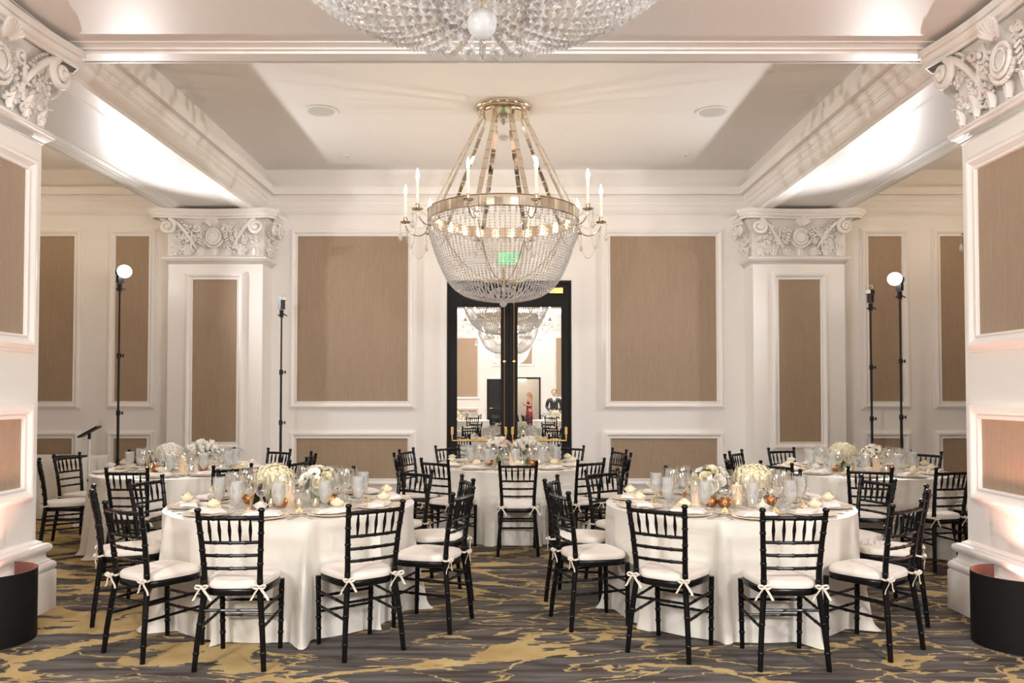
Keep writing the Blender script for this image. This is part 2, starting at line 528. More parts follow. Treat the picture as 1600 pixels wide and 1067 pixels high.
# baseboards
BASE_PROF = [(0.0, 0.0), (0.022, 0.0), (0.022, 0.13), (0.016, 0.145), (0.010, 0.155), (0.0, 0.16)]
def straight_mould(face, u0, u1, prof):
    mb = MB()
    for u in (u0, u1):
        for n, z in prof:
            mb.v.append(face.p(u, z, n))
    k = len(prof)
    for i in range(k - 1):
        mb.f.append((i, i + 1, k + i + 1, k + i))
    mb.f.append(tuple(range(k)))
    mb.f.append(tuple(range(2 * k - 1, k - 1, -1)))
    return mb
bb = straight_mould(fback, -SIDE_X, DX0 - 0.1, BASE_PROF)
bb.merge(straight_mould(fback, DX1 + 0.1, SIDE_X, BASE_PROF))
struct(bb.build('baseboard_back', M['trim'], smooth=False))
for s_, nm in ((-1, 'left'), (1, 'right')):
    fs = Face((s_ * SIDE_X, 0, 0), (0, 1, 0), (-s_, 0, 0))
    struct(straight_mould(fs, FRONT_Y, W, BASE_PROF).build('baseboard_' + nm, M['trim'], smooth=False))

# beams --------------------------------------------------------------
BI, BO = 3.54, 4.76            # inner and outer faces of the long beams (from the centre line)
def beam(x0, x1, y0, y1, strip=0.14, rec=0.036, ends='xy'):
    """solid beam with a recessed panel on its underside"""
    mb = MB()
    prof = [(0.0, ZC), (0.0, ZB), (strip, ZB), (strip + 0.004, ZB + rec * 0.30), (strip + 0.035, ZB + rec * 0.36), (strip + 0.041, ZB + rec * 0.60),
            (strip + 0.075, ZB + rec * 0.80), (strip + 0.10, ZB + rec * 0.86), (strip + 0.104, ZB + rec)]
    base = len(mb.v)
    mb.rect_sweep(x0, x1, y0, y1, prof)
    e = len(mb.v) - 4
    mb.f.append((e, e + 1, e + 2, e + 3))
    return mb
TY0, TY1 = 4.55, 6.13          # cross beam between the near pillars
lb = 1
for s_ in (-1, 1):
    xa, xb = sorted((XC + s_ * BI, XC + s_ * BO))
    spans = ((TY1 + 0.0, W), (-0.75, TY0), (FRONT_Y, -2.33))
    mb = MB()
    for a, b in spans:
        mb.merge(beam(xa, xb, a, b))
    for a, b in ((TY0, TY1), (-2.33, -0.75)):
        mb.box(xa, xb, a, b, ZB, ZC)
    struct(mb.build('trim_%d' % lb, M['trim'], angle=30)); lb += 1
for a, b in ((TY0, TY1), (-2.33, -0.75)):
    struct(beam(XC - BI, XC + BI, a, b, strip=0.16, rec=0.05).build('trim_%d' % lb, M['trim'], angle=30)); lb += 1
    sb = MB()
    for s_ in (-1, 1):
        xa, xb = sorted((XC + s_ * BO, s_ * SIDE_X))
        sb.merge(beam(xa, xb, a, b))
    struct(sb.build('trim_%d' % lb, M['trim'], angle=30)); lb += 1

CROWN = [(-0.01, ZB - 0.004), (0.008, ZB - 0.004), (0.008, ZB + 0.02), (0.012, ZB + 0.025), (0.012, ZB + 0.042), (0.022, ZB + 0.045), (0.034, ZB + 0.060), (0.052, ZB + 0.085), (0.064, ZB + 0.115),
         (0.070, ZB + 0.145), (0.078, ZB + 0.148), (0.078, ZB + 0.165), (0.086, ZB + 0.168), (0.086, ZB + 0.225), (0.098, ZB + 0.230), (0.098, ZB + 0.245),
         (0.104, ZB + 0.250), (0.112, ZB + 0.275), (0.130, ZB + 0.292), (0.118, ZB + 0.294), (0.118, ZB + 0.306), (0.180, ZB + 0.308), (0.180, ZB + 0.418), (0.0, ZB + 0.420)]
coffers = []
for a, b in ((TY1, W), (-0.75, TY0), (FRONT_Y, -2.33)):
    coffers.append((XC - BI, XC + BI, a, b))
    coffers.append((XC + BO, SIDE_X, a, b))
    coffers.append((-SIDE_X, XC - BO, a, b))
for c in coffers:
    struct(MB().rect_sweep(*c, CROWN).build('trim_%d' % lb, M['trim'], angle=28)); lb += 1

# pillars ------------------------------------------------------------
def spiral(face, cu, cv, r0, turns, sgn, n0, start, steps=26):
    pts = []
    for i in range(steps + 1):
        t = i / steps
        a = start + sgn * turns * 2 * PI * (1 - t)
        r = r0 * (0.12 + 0.88 * t)
        pts.append((cu + r * math.cos(a), cv + r * math.sin(a), n0 + 0.035 * (1 - t)))
    return pts

def capital_face(mb, face, w, seed):
    """scrolls, leaves and the central cartouche on one side of a capital; u runs 0..w, v = height above ZK"""
    rnd = random.Random(seed)
    P = lambda q: face.p(q[0], q[1], q[2])
    z0, z1 = 3.50, 4.02
    flare = lambda v: 0.022 + 0.075 * max(0, (v - z0) / (z1 - z0)) ** 2
    for s_ in (0, 1):
        U = (lambda u: u) if s_ == 0 else (lambda u: w - u)
        # corner volute with a long stem sweeping down to the middle
        sp = spiral(face, 0.045, z1 - 0.115, 0.105, 1.75, -1, 0.15, R(75))
        pts = [P((U(u), v, n)) for u, v, n in sp]
        stem = []
        u0, v0, n0 = sp[-1]
        for i in range(1, 15):
            t = i / 14
            stem.append((u0 + 0.34 * t, v0 - 0.02 * math.sin(PI * t * 0.7) - 0.38 * t ** 1.7, 0.15 - 0.10 * t))
        pts += [P((U(u), v, n)) for u, v, n in stem]
        n_sp = len(sp)
        rad = [0.020 + 0.010 * i / n_sp for i in range(n_sp)] + [0.030 - 0.014 * i / 14 for i in range(14)]
        mb.tube(pts, rad, 8)
        # eye of the volute
        mb.ball(P((U(0.045), z1 - 0.115, 0.19)), 0.026, 10, 6)
        # dentil beads along the stem
        for i in range(2, 14, 1):
            t = i / 14
            q = (u0 + 0.34 * t + 0.035, v0 - 0.38 * t ** 1.7 + 0.028, flare(v0 - 0.38 * t ** 1.7) + 0.03)
            mb.ball(P((U(q[0]), q[1], q[2])), 0.013, 8, 6)
        # second, smaller scroll curling to the centre
        sp2 = spiral(face, 0.43, z1 - 0.13, 0.055, 1.4, 1, 0.09, R(200), 18)
        pts = [P((U(u), v, n)) for u, v, n in sp2]
        u0, v0, n0 = sp2[-1]
        for i in range(1, 9):
            t = i / 8
            pts.append(P((U(u0 - 0.02 - 0.02 * t), v0 - 0.26 * t, 0.09 - 0.03 * t)))
        mb.tube(pts, 0.014, 6)
    # acanthus leaves along the bottom
    nl = 7
    for i in range(nl):
        cu = w * (i + 0.5) / nl
        h = 0.20 if i % 2 else 0.15
        lw = w / nl * 0.62
        rows, cols = 7, 5
        base = len(mb.v)
        for a in range(rows):
            t = a / (rows - 1)
            ww = lw * (0.55 + 0.45 * math.sin(PI * min(1, t * 1.15))) * (1 - 0.55 * t ** 3) * (1 + 0.18 * math.sin(t * 19))
            curl = 0.03 + 0.07 * t ** 3
            vv = z0 + 0.02 + h * t - (0.04 * max(0, t - 0.8) / 0.2)
            for c in range(cols):
                s = -1 + 2 * c / (cols - 1)
                mb.v.append(P((cu + ww * s * 0.5, vv - 0.01 * abs(s), flare(vv) + curl - 0.018 * abs(s) + (0.012 if c % 2 == 0 else -0.004))))
        for a in range(rows - 1):
            for c in range(cols - 1):
                q = base + a * cols + c
                mb.f.append((q, q + 1, q + cols + 1, q + cols))
    # curls and berries filling the field
    for i in range(120):
        u = rnd.uniform(0.06, w - 0.06); v = rnd.uniform(z0 + 0.06, z1 - 0.08)
        if abs(u - w / 2) < 0.13: continue
        r = rnd.uniform(0.020, 0.044)
        sp = spiral(face, u, v, r, 1.1, rnd.choice((-1, 1)), flare(v) + 0.012, rnd.uniform(0, 6.28), 14)
        mb.tube([P(q) for q in sp], [0.0135 - 0.006 * abs(i_ / 7 - 1) for i_ in range(len(sp))], 7)
        mb.ball(P((u + rnd.uniform(-.04, .04), v - r, flare(v) + 0.015)), rnd.uniform(0.012, 0.020), 8, 6)
    # central cartouche: oval ring, boss, crown of petals, garland below
    cu, cv = w / 2, z0 + 0.27
    ring = [P((cu + 0.095 * math.cos(a), cv + 0.105 * math.sin(a), 0.10)) for a in [2 * PI * k / 24 for k in range(27)]]
    mb.tube(ring, 0.018, 10, cap=False)
    ring = [P((cu + 0.062 * math.cos(a), cv + 0.070 * math.sin(a), 0.115)) for a in [2 * PI * k / 20 for k in range(23)]]
    mb.tube(ring, 0.008, 8, cap=False)
    n = 20
    base = len(mb.v)
    mb.v.append(P((cu, cv, 0.125)))
    for k in range(n):
        a = 2 * PI * k / n
        mb.v.append(P((cu + 0.085 * math.cos(a), cv + 0.095 * math.sin(a), 0.095)))
    for k in range(n):
        mb.f.append((base, base + 1 + k, base + 1 + (k + 1) % n))
    for k in range(9):
        a = R(20 + 140 * k / 8)
        mb.tube([P((cu + 0.03 * math.cos(a), cv + 0.14 + 0.02 * math.sin(a), 0.13)),
                 P((cu + 0.075 * math.cos(a), cv + 0.16 + 0.07 * math.sin(a), 0.17)),
                 P((cu + 0.105 * math.cos(a), cv + 0.16 + 0.12 * math.sin(a), 0.19))], [0.012, 0.020, 0.008], 10)
    for k in range(16):
        a = R(200 + 140 * k / 15)
        mb.ball(P((cu + 0.135 * math.cos(a), cv + 0.145 * math.sin(a), 0.09)), 0.017, 8, 6)
    for s_ in (-1, 1):
        for k in range(6):
            mb.tube([P((cu + s_ * (0.12 + 0.012 * k), cv + 0.10 - 0.04 * k, 0.10)), P((cu + s_ * (0.16 + 0.01 * k), cv + 0.13 - 0.04 * k, 0.085)),
                     P((cu + s_ * (0.185), cv + 0.11 - 0.045 * k, 0.07))], [0.012, 0.015, 0.005], 8)

def pillar(x0, x1, y0, y1, sides, panels, seed, base=True):
    root = empty('pillar', ((x0 + x1) / 2, (y0 + y1) / 2, 0))
    root['kind'] = 'structure'
    ox, oy = root.location.x, root.location.y
    X0, X1, Y0, Y1 = x0 - ox, x1 - ox, y0 - oy, y1 - oy
    sh = MB().box(X0, X1, Y0, Y1, 0.0, ZB)
    sh.build('shaft', M['trim'], root, smooth=False)
    bprof = [(-0.10, 0), (-0.10, 0.275), (-0.094, 0.285), (-0.085, 0.285), (-0.092, 0.292), (-0.100, 0.308), (-0.100, 0.325), (-0.092, 0.342), (-0.082, 0.350),
             (-0.074, 0.352), (-0.074, 0.360), (-0.060, 0.368), (-0.050, 0.385), (-0.047, 0.405), (-0.052, 0.415), (-0.060, 0.418), (-0.072, 0.425), (-0.080, 0.442),
             (-0.079, 0.460), (-0.070, 0.475), (-0.055, 0.482), (-0.030, 0.484), (-0.030, 0.496), (-0.012, 0.505), (0.0, 0.515)]
    MB().rect_sweep(X0, X1, Y0, Y1, bprof).build('base', M['trim'], root, angle=35)
    cp = MB()
    # necking ring
    cp.rect_sweep(X0, X1, Y0, Y1, [(0.0, 3.40), (-0.010, 3.405), (-0.012, 3.42), (-0.022, 3.425), (-0.040, 3.445), (-0.055, 3.450), (-0.055, 3.458), (-0.066, 3.466), (-0.072, 3.482),
                                  (-0.066, 3.498), (-0.050, 3.506), (-0.006, 3.508), (-0.006, 3.58), (-0.008, 3.75), (-0.016, 3.88), (-0.05, 3.97), (-0.10, 4.03)])
    # abacus with hollow sides and cut corners
    nseg = 14
    lv = [(0.00, 4.018), (0.016, 4.020), (0.016, 4.042), (0.026, 4.044), (0.038, 4.058), (0.046, 4.078), (0.046, 4.090), (0.068, 4.092), (0.068, 4.146), (0.0, 4.149)]
    outl = []
    cx_ = [(X0, Y0), (X1, Y0), (X1, Y1), (X0, Y1)]
    for k in range(4):
        a, b = Vector((*cx_[k], 0)), Vector((*cx_[(k + 1) % 4], 0))
        d = (b - a); ln = d.length; d.normalize()
        nrm = Vector((d.y, -d.x, 0))
        for i in range(nseg + 1):
            t = i / nseg
            off = 0.105 + 0.085 * (2 * t - 1) ** 2
            ext = 0.115
            outl.append((a + d * (-ext + (ln + 2 * ext) * t) + nrm * off, nrm))
    base_i = len(cp.v)
    m_ = len(outl)
    for off, z in lv:
        for p, nrm in outl:
            c_ = p + nrm * off
            cp.v.append((c_.x, c_.y, z))
    for i in range(len(lv) - 1):
        for k in range(m_):
            k2 = (k + 1) % m_
            cp.f.append((base_i + i * m_ + k, base_i + i * m_ + k2, base_i + (i + 1) * m_ + k2, base_i + (i + 1) * m_ + k))
    faces = {'front': (Face((X0, Y0, 0), (1, 0, 0), (0, -1, 0)), X1 - X0), 'back': (Face((X1, Y1, 0), (-1, 0, 0), (0, 1, 0)), X1 - X0),
             'left': (Face((X0, Y1, 0), (0, -1, 0), (-1, 0, 0)), Y1 - Y0), 'right': (Face((X1, Y0, 0), (0, 1, 0), (1, 0, 0)), Y1 - Y0)}
    for i, s_ in enumerate(sides):
        f, w = faces[s_]
        if w > 0.8: capital_face(cp, f, w, seed * 10 + i)
        else:
            # narrow return: one volute pair and leaves
            for u_, k in ((0.06, 1), (w - 0.10, -1)):
                sp = spiral(f, u_, 3.905, 0.095, 1.6, -k, 0.13, R(75), 20)
                cp.tube([f.p(*q) for q in sp], 0.024, 6)
            for j in range(26):
                rr = random.Random(seed * 99 + j)
                u, v = rr.uniform(0.05, w - 0.05), rr.uniform(3.54, 3.86)
                cp.tube([f.p(*q) for q in spiral(f, u, v, rr.uniform(0.02, 0.05), 1.1, rr.choice((-1, 1)), 0.04, rr.uniform(0, 6), 10)], 0.012, 5)
    cp.build('capital', M['plaster'], root, angle=58)
    for s_, u0, u1, v0, v1 in panels:
        f, w = faces[s_]
        panel(f, u0, u1, v0, v1, root)
    return root

PYN, PYF = 4.55, 5.82
w_ = 1.30
for s_ in (-1, 1):
    xa, xb = (-3.455 - w_, -3.455) if s_ < 0 else (3.325, 3.325 + w_)
    inner = 'right' if s_ < 0 else 'left'
    d_ = PYF - PYN
    pn = []
    for sd in (inner, 'front', 'back'):
        ww = d_ if sd == inner else w_
        pn += [(sd, 0.075, ww - 0.075, 1.87, 3.29), (sd, 0.075, ww - 0.075, 0.79, 1.52)]
    pillar(xa, xb, PYN, PYF, (inner, 'front', 'back'), pn, 3 + s_)
    # the pair behind the camera
    pillar(xa, xb, -2.30, -1.03, (inner, 'back'), [(sd, 0.075, d_ - 0.075, 1.87, 3.29) for sd in (inner, 'back')], 7 + s_)
    # pilasters on the back wall
    xa, xb = (-4.82, -3.49) if s_ < 0 else (3.41, 4.70)
    w_ = xb - xa
    pillar(xa, xb, 11.17, W + 0.02, ('front', inner), [('front', 0.23, w_ - 0.23, 0.78, 3.30)], 11 + s_)

# ------------------------------------------------------------------ double doors
door = empty('door_1', (0, W, 0)); struct(door)
fr = MB()
# casing on the wall face
cas = [(0.0, 0.0), (0.0, 0.03), (0.02, 0.035), (0.03, 0.028), (0.06, 0.028), (0.07, 0.02), (0.095, 0.018), (0.095, 0.0)]
for i in range(len(cas)):
    d, n = cas[i]
    fr.v += [(DX0 - d, -n, 0), (DX0 - d, -n, DZ + d), (DX1 + d, -n, DZ + d), (DX1 + d, -n, 0)]
for i in range(len(cas) - 1):
    for k in range(3):
        fr.f.append((4 * i + k, 4 * i + k + 1, 4 * i + 4 + k + 1, 4 * i + 4 + k))
fr.build('door_casing', M['trim'], door, angle=40)
jb = MB()
jb.box(DX0 - 0.0, DX0 + 0.035, -0.004, 0.18, 0, DZ).box(DX1 - 0.035, DX1, -0.004, 0.18, 0, DZ).box(DX0 + 0.035, DX1 - 0.035, -0.004, 0.18, DZ - 0.045, DZ)
jb.build('door_frame', M['black_paint'], door, smooth=False)
mid = (DX0 + DX1) / 2
for s_ in (-1, 1):
    xa, xb = (DX0 + 0.037, mid - 0.004) if s_ < 0 else (mid + 0.004, DX1 - 0.037)
    so, si, rt, rb = 0.095, 0.105, 0.32, 0.30       # stiles and rails
    ga, gb = (xa + so, xb - si) if s_ < 0 else (xa + si, xb - so)
    zt = DZ - 0.05
    lf = MB()
    lf.box(xa, ga, 0.02, 0.065, 0.01, zt).box(gb, xb, 0.02, 0.065, 0.01, zt).box(ga, gb, 0.02, 0.065, zt - rt, zt).box(ga, gb, 0.02, 0.065, 0.01, rb)
    # glazing bead
    for d, n in ((0.0, 0.012), ):
        lf.box(ga, ga + 0.014, 0.012, 0.02, rb, zt - rt).box(gb - 0.014, gb, 0.012, 0.02, rb, zt - rt)
        lf.box(ga + 0.014, gb - 0.014, 0.012, 0.02, zt - rt - 0.014, zt - rt).box(ga + 0.014, gb - 0.014, 0.012, 0.02, rb, rb + 0.014)
    leaf = lf.build('door_leaf', M['black_paint'], door, smooth=False)
    MB().box(ga + 0.002, gb - 0.002, 0.03, 0.04, rb + 0.002, zt - rt - 0.002).build('mirror_pane', M['mirror'], leaf, smooth=False)
    pb = MB()
    zb = 0.90
    e0, e1 = xa + 0.045, xb - 0.045
    pb.tube([(e0, -0.055, zb), (e1, -0.055, zb)], 0.014, 10)
    for e in (e0, e1):
        pb.tube([(e, -0.055, zb), (e, -0.055, zb + 0.05), (e, -0.03, zb + 0.085), (e, -0.02, zb + 0.10)], 0.012, 8)
        pb.box(e - 0.020, e + 0.020, -0.030, 0.021, zb + 0.085, zb + 0.19)
        pb.lathe([(0.001, 0.205), (0.016, 0.20), (0.02, 0.19), (0.02, 0.185)], 10, (e, -0.005, zb))
    pb.build('push_bar', M['brass'], leaf)
    rx = mid + s_ * 0.07
    rd = MB().tube([(rx, -0.004, zb + 0.18), (rx, -0.004, zt - 0.02)], 0.0065, 8)
    for zz in (2.05, zt - 0.05):
        rd.box(rx - 0.02, rx + 0.02, -0.016, 0.021, zz - 0.012, zz + 0.012)
    rd.build('latch_rod', M['brass'], leaf)
cl = MB().box(0.56, 0.76, -0.045, 0.021, DZ - 0.19, DZ - 0.11)
cl.tube([(0.60, -0.05, DZ - 0.12), (0.42, -0.06, DZ - 0.07)], 0.008, 6)
cl.build('door_closer', M['brass'], door, smooth=False)

# doors in the front wall
d2 = empty('door_2', (0, FRONT_Y, 0)); struct(d2)
MB().box(OX1, OX1 + 0.07, 0.0, 0.03, 0, OZ + 0.07).box(OX0 - 0.07, OX0, 0, 0.03, 0, OZ + 0.07).box(OX0, OX1, 0, 0.03, OZ, OZ + 0.07).build('door_frame', M['black_paint'], d2, smooth=False)
d3 = empty('door_3', (0, FRONT_Y, 0)); struct(d3)
MB().box(-0.98, -0.10, 0.002, 0.05, 0, OZ).build('door_leaf', M['black_paint'], d3, smooth=False)
MB().box(-1.05, -0.98, 0.0, 0.04, 0, OZ + 0.08).box(-0.10, -0.03, 0, 0.04, 0, OZ + 0.08).box(-0.98, -0.10, 0, 0.04, OZ, OZ + 0.08).build('door_frame', M['trim'], d3, smooth=False)
MB().tube([(-0.86, 0.05, 1.0), (-0.86, 0.10, 1.0), (-0.74, 0.10, 1.0)], 0.012, 8).build('door_handle', M['brass'], d3)
hall = bpy.data.lights.new('hall_light', 'POINT'); hall.energy = 22; hall.color = (1.0, 0.86, 0.68); hall.shadow_soft_size = 0.2
ho = bpy.data.objects.new('hall_light', hall); COL.objects.link(ho); ho.location = (0.5, FRONT_Y - 1.4, 2.3)

# ------------------------------------------------------------------ ceiling fittings
def ceiling_speaker(x, y, label):
    t = empty('ceiling_speaker', (x, y, ZC))
    tag(t, label, 'ceiling speaker', 'round speakers in the ceiling')
    MB().lathe([(0.205, 0.0), (0.205, -0.008), (0.190, -0.014), (0.165, -0.012), (0.150, -0.004)], 40).build('rim', M['trim'], t)
    MB().lathe([(0.150, -0.004), (0.10, -0.006), (0.0005, -0.007)], 40).build('grille', M['speaker'], t)
ceiling_speaker(-2.20, 9.17, 'round flush white ceiling speaker left of the middle chandelier')
ceiling_speaker(2.35, 9.2, 'round flush white ceiling speaker right of the middle chandelier')
def sprinkler(x, y, label):
    t = empty('sprinkler', (x, y, ZC))
    tag(t, label, 'sprinkler', 'sprinkler caps in the ceiling')
    MB().lathe([(0.055, 0), (0.055, -0.006), (0.04, -0.012), (0.0005, -0.014)], 20).build('cover_plate', M['trim'], t)
    MB().lathe([(0.022, -0.012), (0.02, -0.03), (0.0005, -0.032)], 12).build('head', M['silver'], t)
sprinkler(-2.26, 10.9, 'small round sprinkler cap in the ceiling left of the chandelier')
sprinkler(2.40, 10.86, 'small round sprinkler cap in the ceiling right of the chandelier')
t = empty('smoke_detector', (-0.09, 10.05, ZC))
tag(t, 'small white smoke detector on the ceiling behind the chandelier canopy', 'smoke detector')
MB().lathe([(0.085, 0), (0.085, -0.012), (0.07, -0.02)], 24).build('mount', M['trim'], t)
MB().lathe([(0.062, -0.018), (0.058, -0.035), (0.05, -0.038), (0.046, -0.055), (0.0005, -0.058)], 24).build('sensor_cap', M['speaker'], t)

# exit sign above the doors
t = empty('exit_sign', (-0.02, W, 3.47))
tag(t, 'green lit EXIT sign on the wall above the mirrored doors', 'exit sign')
MB().box(-0.19, 0.19, -0.05, 0.0, 0.19, 0.25).build('housing', M['trim'], t, smooth=False)
MB().box(-0.17, 0.17, -0.032, -0.022, -0.02, 0.19).build('panel', M['card'], t, smooth=False)
def letter(mb, ch, x, h, w, s, y0, y1, z):
    if ch == 'E':
        mb.box(x, x + s, y0, y1, z, z + h)
        for q in (0, (h - s) / 2, h - s): mb.box(x + s, x + w, y0, y1, z + q, z + q + s)
    if ch == 'I': mb.box(x + w / 2 - s / 2, x + w / 2 + s / 2, y0, y1, z, z + h)
    if ch == 'T':
        mb.box(x + w / 2 - s / 2, x + w / 2 + s / 2, y0, y1, z, z + h - s); mb.box(x, x + w, y0, y1, z + h - s, z + h)
    if ch == 'X':
        for a, b in (((x, z), (x + w, z + h)), ((x + w, z), (x, z + h))):
            d = s * 0.62
            vs = [(a[0] - d, y0, a[1]), (a[0] + d, y0, a[1]), (b[0] + d, y0, b[1]), (b[0] - d, y0, b[1])]
            vs += [(p[0], y1, p[2]) for p in vs]
            mb.add(vs, [(0, 1, 2, 3), (4, 7, 6, 5), (0, 4, 5, 1), (1, 5, 6, 2), (2, 6, 7, 3), (3, 7, 4, 0)])
lm = MB()
for i, ch in enumerate('EXIT'):
    letter(lm, ch, -0.145 + 0.077 * i, 0.155, 0.056, 0.019, -0.038, -0.0325, 0.005)
lm.build('lettering', M['exit'], t, smooth=False)

# ------------------------------------------------------------------ crystal chandeliers
def bead_mb(mb, c, r, n=6, sz=1.15):
    b = len(mb.v)
    mb.v.append((c[0], c[1], c[2] - r * sz))
    for k in range(n):
        a = 2 * PI * k / n
        mb.v.append((c[0] + r * math.cos(a), c[1] + r * math.sin(a), c[2]))
    mb.v.append((c[0], c[1], c[2] + r * sz))
    for k in range(n):
        k2 = (k + 1) % n
        mb.f.append((b, b + 1 + k2, b + 1 + k))
        mb.f.append((b + n + 1, b + 1 + k, b + 1 + k2))

def resample(pts, step):
    pts = [Vector(p) for p in pts]
    out = [pts[0].copy()]
    acc = 0.0
    for a, b in zip(pts, pts[1:]):
        d = (b - a).length
        u = (b - a) / d if d > 0 else Vector((0, 0, 0))
        pos = step - acc
        while pos <= d:
            out.append(a + u * pos)
            pos += step
        acc = (acc + d) % step if d + acc >= step else acc + d
    return out

BOWL = [(0.855, 3.535), (0.845, 3.43), (0.815, 3.30), (0.765, 3.15), (0.705, 3.00), (0.635, 2.87), (0.555, 2.775), (0.45, 2.705), (0.33, 2.665), (0.20, 2.645), (0.09, 2.640)]
def smooth_path(pts, n=6):
    out = []
    P = [Vector((x, 0, z)) for x, z in pts]
    for i in range(len(P) - 1):
        p0, p1, p2, p3 = P[max(i - 1, 0)], P[i], P[i + 1], P[min(i + 2, len(P) - 1)]
        for k in range(n):
            t = k / n
            out.append(0.5 * ((2 * p1) + (p2 - p0) * t + (2 * p0 - 5 * p1 + 4 * p2 - p3) * t * t + (3 * p1 - p0 - 3 * p2 + p3) * t ** 3))
    out.append(P[-1])
    return out
NA = 10
def make_chandelier(loc, label):
    root = empty('chandelier', loc)
    tag(root, label, 'chandelier', 'crystal basket chandeliers')
    zz = 0.0
    can = MB().lathe([(0.0005, 4.765), (0.25, 4.77), (0.262, 4.785), (0.30, 4.79), (0.312, 4.80), (0.312, 4.812), (0.325, 4.82), (0.335, 4.835), (0.335, ZC)], 48)
    cn = can.build('canopy', M['nickel'], root)
    fn = MB().lathe([(0.0005, 4.66), (0.018, 4.675), (0.03, 4.70), (0.022, 4.715), (0.05, 4.73), (0.06, 4.745), (0.035, 4.77)], 12)
    fn.build('finial', M['crystal'], cn, smooth=False)
    # mirrored band
    MB().lathe([(0.842, 3.53), (0.842, 3.655), (0.862, 3.66), (0.868, 3.652), (0.856, 3.648), (0.856, 3.537), (0.868, 3.533), (0.862, 3.525), (0.842, 3.53)], 80).build('band', M['nickel'], root)
    tl = MB()
    for k in range(64):
        a = 2 * PI * (k + 0.5) / 64
        c, s = math.cos(a), math.sin(a)
        hw = 0.041
        tw = random.uniform(-0.004, 0.004)
        q = []
        for sgn, z, dr in ((-1, 3.540, tw), (1, 3.540, -tw), (1, 3.646, -tw), (-1, 3.646, tw)):
            r = 0.862 + dr
            q.append((r * c - sgn * hw * s, r * s + sgn * hw * c, z))
        q += [(p[0] * 0.993, p[1] * 0.993, p[2]) for p in q]
        tl.add(q, [(0, 1, 2, 3), (4, 7, 6, 5), (0, 4, 5, 1), (1, 5, 6, 2), (2, 6, 7, 3), (3, 7, 4, 0)])
    tl.build('mirror_tiles', M['tile'], root, smooth=False)
    # straps of small mirrors hanging from chains
    st = MB()
    a0, a1 = Vector((0.285, 0, 4.70)), Vector((0.838, 0, 3.62))
    dirv = (a1 - a0).normalized(); nrm = Vector((dirv.z, 0, -dirv.x)) * -1
    nt = 9
    for k in range(nt):
        p, q = a0 + (a1 - a0) * (k / nt + 0.004), a0 + (a1 - a0) * ((k + 1) / nt - 0.004)
        tw = (0.004 if k % 2 else -0.004)
        vs = []
        for pt, d in ((p, tw), (q, -tw)):
            for sy_ in (-0.027, 0.027):
                vs.append(tuple(pt + Vector((0, sy_, 0)) + nrm * (0.006 + d)))
        for pt in (p, q):
            for sy_ in (-0.027, 0.027):
                vs.append(tuple(pt + Vector((0, sy_, 0)) - nrm * 0.006))
        st.add(vs, [(0, 1, 3, 2), (4, 6, 7, 5), (0, 2, 6, 4), (1, 5, 7, 3), (0, 4, 5, 1), (2, 3, 7, 6)])
    st_me = st.mesh('strap', M['tile'], smooth=False)
    ch = MB()
    for k in range(4):
        c = Vector((0.262, 0, 4.775)) + (a0 - Vector((0.262, 0, 4.775))) * ((k + 0.5) / 4)
        ring = []
        for q in range(11):
            a = 2 * PI * q / 10
            ring.append(c + (Vector((0.010 * math.cos(a), 0, 0.016 * math.sin(a))) if k % 2 else Vector((0, 0.010 * math.cos(a), 0.016 * math.sin(a)))))
        ch.tube(ring, 0.0032, 5, cap=False)
    ch_me = ch.mesh('chain', M['nickel'])
    # ribs of the basket and the hub they meet at
    rb = MB().tube([(0.85, 0, 3.53), (0.82, 0, 3.38), (0.72, 0, 3.20), (0.56, 0, 3.03), (0.38, 0, 2.91), (0.20, 0, 2.86), (0.05, 0, 2.86)], 0.006, 6)
    rb_me = rb.mesh('rib', M['nickel'])
    MB().lathe([(0.0005, 2.80), (0.02, 2.81), (0.05, 2.84), (0.06, 2.86), (0.05, 2.88), (0.018, 2.90), (0.014, 3.0), (0.0005, 3.02)], 20).build('hub', M['nickel'], root)
    rodm = MB().bar((0, 0, 2.64), (0, 0, 2.81), 0.006, n=8)
    rodm.build('centre_rod', M['nickel'], root)
    MB().ball((0, 0, 2.605), 0.042, 18, 12).build('finial_ball', M['candle_glass'], root)
    # arms
    am = MB()
    path = [(0.862, 3.48), (0.89, 3.42), (0.95, 3.385), (1.02, 3.39), (1.08, 3.43), (1.115, 3.49), (1.12, 3.525)]
    am.tube([(x, 0, z) for x, z in [(p.x, p.z) for p in smooth_path(path, 4)]], 0.0075, 8)
    am.ball((0.868, 0, 3.475), 0.02, 10, 6)
    am_me = am.mesh('arm', M['nickel'])
    pan = MB().lathe([(0.0005, 3.520), (0.02, 3.520), (0.05, 3.530), (0.062, 3.540), (0.060, 3.544), (0.03, 3.536), (0.018, 3.538), (0.024, 3.555), (0.024, 3.595), (0.018, 3.595), (0.018, 3.56)], 20, (1.12, 0, 0))
    pan_me = pan.mesh('drip_pan', M['nickel'])
    cd_me = MB().lathe([(0.0165, 3.56), (0.0165, 3.85), (0.012, 3.857), (0.0005, 3.857)], 14, (1.12, 0, 0)).mesh('candle', M['candle_tube'])
    bl_me = MB().lathe([(0.010, 3.855), (0.017, 3.880), (0.018, 3.90), (0.012, 3.935), (0.005, 3.962), (0.0005, 3.972)], 12, (1.12, 0, 0)).mesh('bulb', M['bulb'])
    pdm = MB().lathe([(0.0005, 3.325), (0.014, 3.332), (0.024, 3.352), (0.022, 3.375), (0.012, 3.405), (0.004, 3.425), (0.0005, 3.428)], 8, (1.178, 0, 0))
    for k in range(4): bead_mb(pdm, (1.178, 0, 3.445 + 0.024 * k), 0.0095)
    pd_me = pdm.mesh('pendant', M['crystal'], smooth=False)
    bc = MB()
